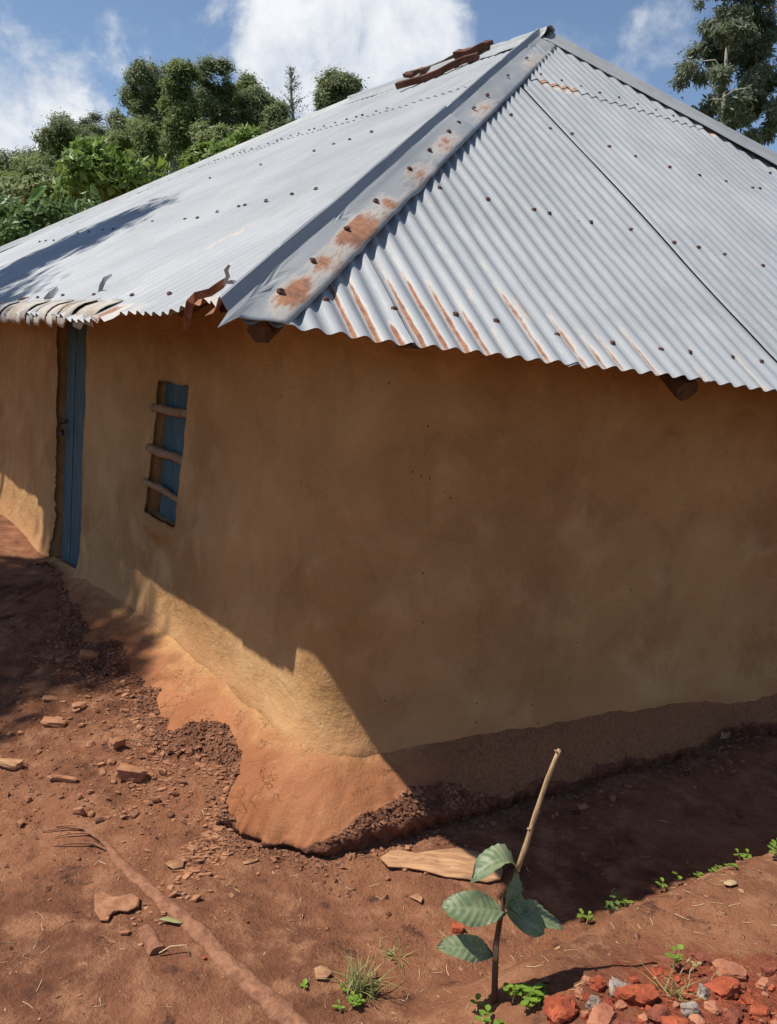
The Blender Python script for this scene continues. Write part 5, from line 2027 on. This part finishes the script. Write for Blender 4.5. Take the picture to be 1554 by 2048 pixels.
def crown_points(lobes, n_clump, per, clump_r, rs, shell=0.55, vert=0.62):
    """points gathered in clumps near the skin of several ellipsoid lobes"""
    out = []
    nrm_ = []
    vol = np.array([l[3] * l[4] * l[5] for l in lobes]) ** (2 / 3)
    cnt = np.maximum(3, (n_clump * vol / vol.sum()).astype(int))
    for (cx_, cy_, cz_, rx, ry, rz), c in zip(lobes, cnt):
        # every lobe breaks up into a few leafy boughs with gaps between them
        nb = max(7, int(c / 11))
        bd = rs.normal(size=(nb, 3))
        bd /= np.linalg.norm(bd, axis=1, keepdims=True)
        bd *= (0.40 + 0.72 * rs.random((nb, 1)) ** 0.6)
        br = 0.14 + 0.36 * rs.random(nb) ** 1.4
        pick = rs.choice(nb, c, p=(br ** 1.6) / np.sum(br ** 1.6))
        d = rs.normal(size=(c, 3))
        d /= np.linalg.norm(d, axis=1, keepdims=True)
        rad = shell + (1.0 - shell) * rs.random(c) ** 0.6
        q = bd[pick] + d * (rad * br[pick])[:, None] * np.array([0.92, 0.92, vert])
        cen = np.array([cx_, cy_, cz_]) + q * np.array([rx, ry, rz])
        k = per
        sc = rs.uniform(0.6, 1.3, (c, 1, 1))
        pts = cen[:, None] + rs.normal(0, clump_r, (c, k, 3)) * sc * np.array([1, 1, 0.75])
        out.append(pts.reshape(-1, 3))
        o_ = q - bd[pick] * 0.55
        o_ /= np.linalg.norm(o_, axis=1, keepdims=True) + 1e-6
        nrm_.append(np.repeat(o_, k, 0))
    return np.concatenate(out), np.concatenate(nrm_)


def tree(name, label, cat, group, base, trunk_pts, trunk_r, lobes, n_clump, per, clump_r, leaf, droop, mat, tmat, seed, aspect=2.4, limbs=True, limb_list=None, shell=0.55):
    rs = np.random.default_rng(seed)
    base = np.array(base, float)
    root = empty(name, tuple(base))
    mb = MB()
    tp = [np.array(p, float) for p in trunk_pts]
    mb.tube(tp, np.interp(np.linspace(0, 1, len(tp)), [0, 1], trunk_r), 9)
    if limbs:
        for l in lobes:
            c = np.array(l[:3])
            i = min(range(len(tp)), key=lambda k: abs(tp[k][2] - (c[2] - l[5] * 0.7)))
            s = tp[i]
            r0 = np.interp(i / max(1, len(tp) - 1), [0, 1], trunk_r) * 0.6
            m_ = (s + c) / 2 + rs.normal(0, 0.15 * l[3], 3)
            mb.tube([s, m_, c], [r0, r0 * 0.7, r0 * 0.3], 6)
    for pts, r0, r1 in (limb_list or []):
        mb.tube(pts, np.linspace(r0, r1, len(pts)), 6)
    o = mb.build('trunk', tmat, smooth=True)
    o.data.transform(Matrix.Translation(-root.location))
    o.parent = root
    P_, O_ = crown_points(lobes, n_clump, per, clump_r, rs, shell, 0.95 if droop > 0.5 else 0.62)
    S_ = leaf * np.clip(rs.lognormal(-0.12, 0.38, len(P_)), 0.4, 1.9)
    v, f = leaf_quads(P_, S_, rs, droop, aspect, out=O_)
    o = mesh_obj('crown', v - base, f, mat)
    o.parent = root
    tag(root, label, cat, group)
    return root


def px_lobe(x, y, rx, ry, D, rz=None, dd=0.0):
    """ellipsoid lobe seen at pixel x,y with pixel radii, standing at depth D"""
    c = at_y(x, y, D + dd)
    k = D / F_PX
    return (c[0], c[1], c[2], rx * k, (rz or rx) * k, ry * k)


def eucalypt(label, D, x_top, lobes_px, seed, trunk_px, group, n_clump=260, per=34, mat='euc', leafsz=0.25, tmat='greybark', name='eucalyptus_tree'):
    rs = np.random.default_rng(seed)
    lobes = [px_lobe(x, y, rx, ry, D, None, rs.uniform(-1.2, 1.2)) for x, y, rx, ry in lobes_px]
    cx_ = at_y(trunk_px[0][0], trunk_px[0][1], D)
    low = at_y(trunk_px[-1][0], trunk_px[-1][1], D)
    gz = float(ground_z(low[0], low[1], False))
    tp = [np.array([low[0], low[1], gz - 0.2])]
    for (x, y) in trunk_px[::-1]:
        tp.append(at_y(x, y, D))
    base = (low[0], low[1], gz)
    k = D / F_PX
    return tree(name, label, 'tree', group, base, tp, (7 * k, 2.0 * k), lobes, int(n_clump * 1.5), per + 10, 6.0 * k, leafsz, 0.55, M[mat], M[tmat], seed, shell=0.65)


ge = 'eucalyptus trees on the hill behind the roof'
eucalypt('tall eucalyptus at the left end of the dense grove, highest crown', 70, 300, [(300, 160, 30, 42), (285, 205, 40, 42), (275, 240, 34, 40), (318, 260, 30, 50)], 1, [(300, 200), (302, 300), (300, 420)], ge, 420)
eucalypt('eucalyptus with pale visible trunk, second in the dense grove', 66, 365, [(362, 160, 26, 30), (358, 205, 30, 40), (372, 250, 28, 44), (345, 290, 22, 40)], 2, [(350, 215), (346, 280), (340, 360), (338, 430)], ge, 420, mat='euc2', tmat='trunk')
eucalypt('broad eucalyptus with rounded top in the middle of the dense grove', 72, 430, [(425, 160, 30, 30), (410, 200, 36, 44), (450, 200, 30, 46), (438, 260, 44, 44), (415, 300, 34, 40)], 3, [(428, 200), (428, 300), (425, 420)], ge, 460)
eucalypt('eucalyptus between the middle and the right of the dense grove', 74, 485, [(485, 178, 20, 28), (481, 222, 22, 46), (492, 265, 22, 40)], 4, [(485, 210), (484, 300), (482, 380)], ge, 280, mat='euc2')
eucalypt('slender crowned eucalyptus near the right end of the dense grove', 72, 525, [(523, 190, 22, 32), (518, 228, 26, 40), (535, 255, 22, 36)], 5, [(522, 220), (520, 300), (518, 370)], ge, 270)
eucalypt('lowest small eucalyptus closing the right end of the dense grove', 70, 556, [(556, 235, 18, 30), (548, 275, 28, 28), (575, 262, 14, 24)], 6, [(556, 240), (556, 300), (554, 340)], ge, 200)
eucalypt('eucalyptus of olive tint low in front of the dense grove', 64, 440, [(395, 290, 34, 36), (470, 290, 34, 32), (440, 300, 40, 26)], 16, [(440, 290), (440, 330), (440, 380)], ge, 280, mat='euc2')
gl = 'smaller trees on the hill at the left'
eucalypt('domed dark tree left of the dense grove', 80, 150, [(150, 265, 42, 28), (120, 290, 36, 40), (170, 300, 36, 44), (105, 262, 14, 24)], 7, [(140, 280), (140, 350), (138, 420)], gl, 340)
eucalypt('small pointed tree between the domed tree and the grove', 86, 185, [(183, 262, 15, 26), (190, 290, 22, 24)], 8, [(184, 270), (184, 330), (184, 390)], gl, 120, mat='euc3')
eucalypt('distant thin tree just left of the tall grove', 95, 232, [(232, 252, 14, 17), (226, 275, 18, 18), (205, 270, 12, 16)], 9, [(231, 258), (231, 320), (231, 380)], gl, 110, mat='euc3')
eucalypt('far dark tree at the left above the shrubs', 84, 60, [(60, 325, 30, 28), (85, 335, 26, 36), (40, 345, 26, 26)], 10, [(62, 330), (62, 380), (62, 430)], gl, 220)
eucalypt('dark tree cut by the left picture edge', 82, 10, [(15, 332, 26, 26), (-15, 340, 34, 32), (30, 360, 26, 26)], 11, [(10, 340), (10, 390), (10, 440)], gl, 220)
eucalypt('bushy olive green tree in front of the tall grove', 45, 265, [(268, 275, 32, 28), (250, 310, 38, 36), (290, 320, 32, 44)], 12, [(266, 300), (266, 360), (266, 420)], gl, 360, mat='euc2', leafsz=0.18)
eucalypt('dense dark green belt tree behind the bright bush at the left', 50, 80, [(40, 385, 60, 34), (120, 350, 60, 40), (215, 345, 40, 44), (90, 370, 60, 40), (300, 360, 30, 34), (-30, 390, 50, 40)], 13, [(100, 380), (100, 420), (100, 460)], gl, 620, mat='euc2', leafsz=0.18)
eucalypt('lone round-crowned tree rising behind the roof slope', 60, 677, [(677, 185, 34, 32), (650, 200, 17, 22), (703, 200, 16, 22), (668, 168, 20, 16)], 14, [(682, 190), (678, 225), (672, 300)], None, 300, leafsz=0.20)
gb = 'bright bushes peeping over the roof'
eucalypt('bright green bush peeping over the roof, upper of the pair', 30, 485, [(485, 292, 30, 20), (505, 282, 16, 14), (460, 300, 14, 14)], 21, [(485, 300), (485, 340), (485, 400)], gb, 120, 26, 'bush', 0.20, name='leafy_bush')
eucalypt('bright green bush peeping over the roof, lower of the pair', 28, 425, [(422, 315, 30, 18), (395, 328, 18, 14), (445, 312, 16, 16)], 22, [(420, 320), (420, 360), (420, 400)], gb, 120, 26, 'bush', 0.20, name='leafy_bush')

gf = 'trees of the wood filling the hill behind the grove'
FILL = [('wood tree at the far left of the hill, low against the sky', -20, 372, 96), ('dark wood tree just behind the hedge line, second from the left', 70, 372, 92),
        ('shadowed wood tree behind the bright bush', 165, 352, 90), ('wood tree filling the gap left of the tall grove', 250, 345, 88), ('wood tree in the deep shade under the grove, left part', 320, 345, 84),
        ('wood tree in the deep shade under the grove, middle part', 395, 330, 86), ('wood tree in the deep shade under the grove, right part', 465, 305, 88), ('wood tree low behind the right end of the grove', 530, 290, 86)]
for i, (lab, x, y, dist) in enumerate(FILL):
    eucalypt(lab, dist, x, [(x, y, 50, 52), (x - 36, y + 30, 40, 44), (x + 34, y + 26, 42, 44), (x, y + 70, 60, 50)], 80 + i, [(x, y), (x, y + 60), (x, y + 120)], gf, 330, mat=('euc', 'euc2', 'euc')[i % 3])

# thin cypress
D = 60
k = D / F_PX
rs = np.random.default_rng(31)
low = at_y(585, 300, D)
gz = float(ground_z(low[0], low[1], False))
cyp = empty('cypress_tree', (low[0], low[1], gz))
tag(cyp, 'thin feathery cypress spire against the cloud', 'tree')
mb = MB()
mb.tube([(low[0], low[1], gz), at_y(587, 245, D), at_y(583, 190, D), at_y(581, 134, D)], [0.16, 0.10, 0.06, 0.02], 7)
o = mb.build('trunk', M['cyp'])
o.data.transform(Matrix.Translation(-cyp.location))
o.parent = cyp
PP = []
DD = []
for i in range(85):
    q = rs.random() ** 0.8
    y = 136 + 112 * q
    c = at_y(581 + 5 * q + 1.5 * math.sin(q * 9), y, D)
    L = (0.12 + 0.80 * q ** 0.7) * rs.uniform(0.5, 1.3)
    a = rs.uniform(0, 6.28)
    for j in range(14):
        t = rs.random() * L
        PP.append(c + np.array([math.cos(a) * t, math.sin(a) * t, 0.75 * t]) + rs.normal(0, 0.035, 3))
PP = np.array(PP)
v, f = leaf_quads(PP, 0.15 * rs.uniform(.6, 1.3, len(PP)), rs, -0.8, 3.2)
o = mesh_obj('crown', v - np.array(cyp.location), f, M['cyp'])
o.parent = cyp

# tall eucalyptus at the right with pale forked trunk
D = 34
k = D / F_PX


def q_(x, y, dd=0):
    return at_y(x, y, D + dd)


low = q_(1440, 330)
gz = float(ground_z(low[0], low[1], False))
trunk = [np.array([low[0], low[1], gz - 0.2]), q_(1440, 330), q_(1446, 240), q_(1449, 180), q_(1453, 110), q_(1458, 60), q_(1466, 20), q_(1472, -30)]
limbs = [([q_(1446, 185), q_(1420, 170, .5), q_(1390, 158, .8), q_(1372, 150, 1)], 2.6 * k, 1.0 * k),
         ([q_(1448, 195), q_(1470, 180, -.5), q_(1495, 176, -1)], 2.6 * k, 1.0 * k),
         ([q_(1450, 148), q_(1430, 120, -.3), q_(1405, 122, -.5)], 2.2 * k, 0.8 * k),
         ([q_(1452, 100), q_(1475, 100, .3), q_(1500, 95, .4)], 2.0 * k, 0.8 * k),
         ([q_(1455, 80), q_(1480, 60, .3), q_(1500, 50, .4)], 2.0 * k, 0.8 * k),
         ([q_(1448, 250), q_(1460, 235), q_(1478, 200, .2)], 3.0 * k, 1.2 * k),
         ([q_(1450, 200), q_(1425, 198, .3), q_(1400, 205, .5)], 2.0 * k, 0.8 * k),
         ([q_(1455, 60), q_(1440, 35, .3), q_(1425, 20, .4)], 2.0 * k, 0.8 * k)]
lob = [px_lobe(*a, D, None, dd) for a, dd in (((1470, 5, 55, 40), .5), ((1440, 45, 40, 30), .8), ((1505, 55, 45, 50), .5), ((1435, 90, 34, 30), 1.2), ((1375, 150, 32, 24), .8),
                                            ((1405, 110, 22, 18), 1), ((1470, 115, 44, 36), 1.5), ((1462, 70, 30, 26), -.8), ((1440, 150, 22, 18), -.9), ((1478, 215, 26, 22), -.8), ((1520, 130, 40, 50), .2), ((1500, 180, 50, 45), 1.0), ((1420, 205, 38, 26), 1),
                                            ((1540, 220, 42, 55), .8), ((1505, 255, 44, 34), .5), ((1460, 235, 36, 30), 1.8), ((1395, 220, 22, 16), 1), ((1545, 60, 30, 50), 1.2), ((1490, -50, 60, 40), .5))]
tree('eucalyptus_tree', 'tall eucalyptus with pale trunk and open crown at the upper right', 'tree', None, (low[0], low[1], gz), trunk, (5.2 * k, 1.8 * k), lob, 1250, 42, 6.0 * k, 0.17, 0.7,
     M['euc3'], M['trunk'], 41, 3.2, False, limbs, shell=0.25)

# broad-leaved bush left behind the roof
D = 13.0
k = D / F_PX


def leafy(name, label, cat, D, lobes_px, n_clump, per, clump_r, leaf, mat, seed, stems, group=None, aspect=2.1, tmat='greybark'):
    lobes = [px_lobe(x, y, rx, ry, D, None, dd) for x, y, rx, ry, dd in lobes_px]
    low = at_y(stems[0][0][0], stems[0][0][1], D)
    gz = float(ground_z(low[0], low[1], False))
    limb = []
    for st in stems:
        pts = [at_y(x, y, D) for x, y in st]
        limb.append((pts, 2.2 * D / F_PX, 0.8 * D / F_PX))
    return tree(name, label, cat, group, (low[0], low[1], gz), [np.array([low[0], low[1], gz - .1]), at_y(stems[0][0][0], stems[0][0][1], D)], (0.05, 0.03), lobes, n_clump, per, clump_r, leaf, -0.25,
                M[mat], M[tmat], seed, aspect, False, limb, shell=0.2)


leafy('broadleaf_bush', 'bright yellow-green broad-leaved bush standing above the left roof edge', 'bush', 13.0,
      [(215, 315, 55, 30, 0), (170, 345, 42, 36, -.3), (245, 350, 48, 40, .2), (205, 375, 60, 34, 0), (275, 370, 24, 26, .1), (160, 385, 36, 30, .2), (320, 345, 12, 14, .2), (190, 300, 26, 22, .1)],
      330, 9, 0.075, 0.135, 'bush', 51, [[(215, 470), (205, 400), (195, 360), (190, 330)], [(215, 470), (228, 400), (245, 350), (255, 320)], [(205, 400), (180, 370), (165, 350)]])
leafy('hedge_shrub', 'dense green shrub along the roof edge at the far left', 'shrub', 11.5,
      [(30, 460, 50, 28, 0), (90, 440, 46, 26, .1), (140, 430, 36, 24, .1), (60, 470, 50, 24, -.2), (10, 430, 40, 30, .3), (180, 420, 26, 18, .2), (-30, 460, 40, 40, 0)],
      420, 9, 0.07, 0.11, 'shrub', 52, [[(60, 540), (60, 480), (50, 440)], [(60, 540), (90, 470), (110, 430)]])
leafy('climbing_shrub', 'darker shrub with grey stems between the bush and the hedge', 'shrub', 15.0,
      [(90, 400, 50, 30, 0), (130, 395, 40, 28, .2), (40, 400, 50, 24, .3), (20, 395, 40, 24, .2)], 260, 9, 0.09, 0.13, 'euc2', 53, [[(90, 480), (95, 430), (90, 400)]])

# banana leaf
rs = np.random.default_rng(61)
D = 13.5
bb = at_y(45, 470, D)
gz = float(ground_z(bb[0], bb[1], False))
ban = empty('banana_plant', (bb[0], bb[1], gz))
tag(ban, 'banana plant with one reddish withered leaf among the left shrubs', 'banana plant')
mb = MB()
mb.tube([(bb[0], bb[1], gz), at_y(48, 440, D), at_y(55, 415, D)], [0.10, 0.07, 0.03], 8)
o = mb.build('stem', M['banana'], smooth=True)
o.data.transform(Matrix.Translation(-ban.location))
o.parent = ban
for b_, t_, w_, fc, mt in (((55, 415), (88, 368), 0.17, (.3, -.8, .4), 'banana'), ((55, 418), (12, 392), 0.20, (-.3, -.7, .6), 'banana'), ((50, 408), (38, 395), 0.12, (0, -.8, .5), 'redleaf')):
    sap_leaf(ban, at_y(*b_, D - 0.4), at_y(*t_, D - 0.7), w_, fc, 0.05, 0.2, 0.05, 3, 14, 'leaf', M[mt])

# a tree outside the picture to the left; its shade falls on the doorstep and the far end of the roof
sh1 = on_ground(0, 1232)
c1 = sh1 + TO_SUN * 10.0
a_, s_ = SL.px(70, 525)
sh2 = SL.pt(np.array(a_), np.array(s_))
c2 = sh2 + TO_SUN * 8.5
tb = np.array([-9.0, 8.4, float(ground_z(-9.0, 8.4, False))])
tree('shade_tree', 'broad-crowned tree beside the yard, left of the picture edge, shading the doorstep', 'tree', None, tb,
     [tb, tb + np.array([0.1, 0, 3]), tb + np.array([0.3, -0.2, 6])], (0.22, 0.12),
     [(c1[0], c1[1], c1[2], 0.9, 1.25, 0.9), (c2[0], c2[1], c2[2], 0.9, 0.9, 0.45)],
     900, 14, 0.15, 0.2, 0.3, M['euc2'], M['greybark'], 71, 2.2, shell=0.1)
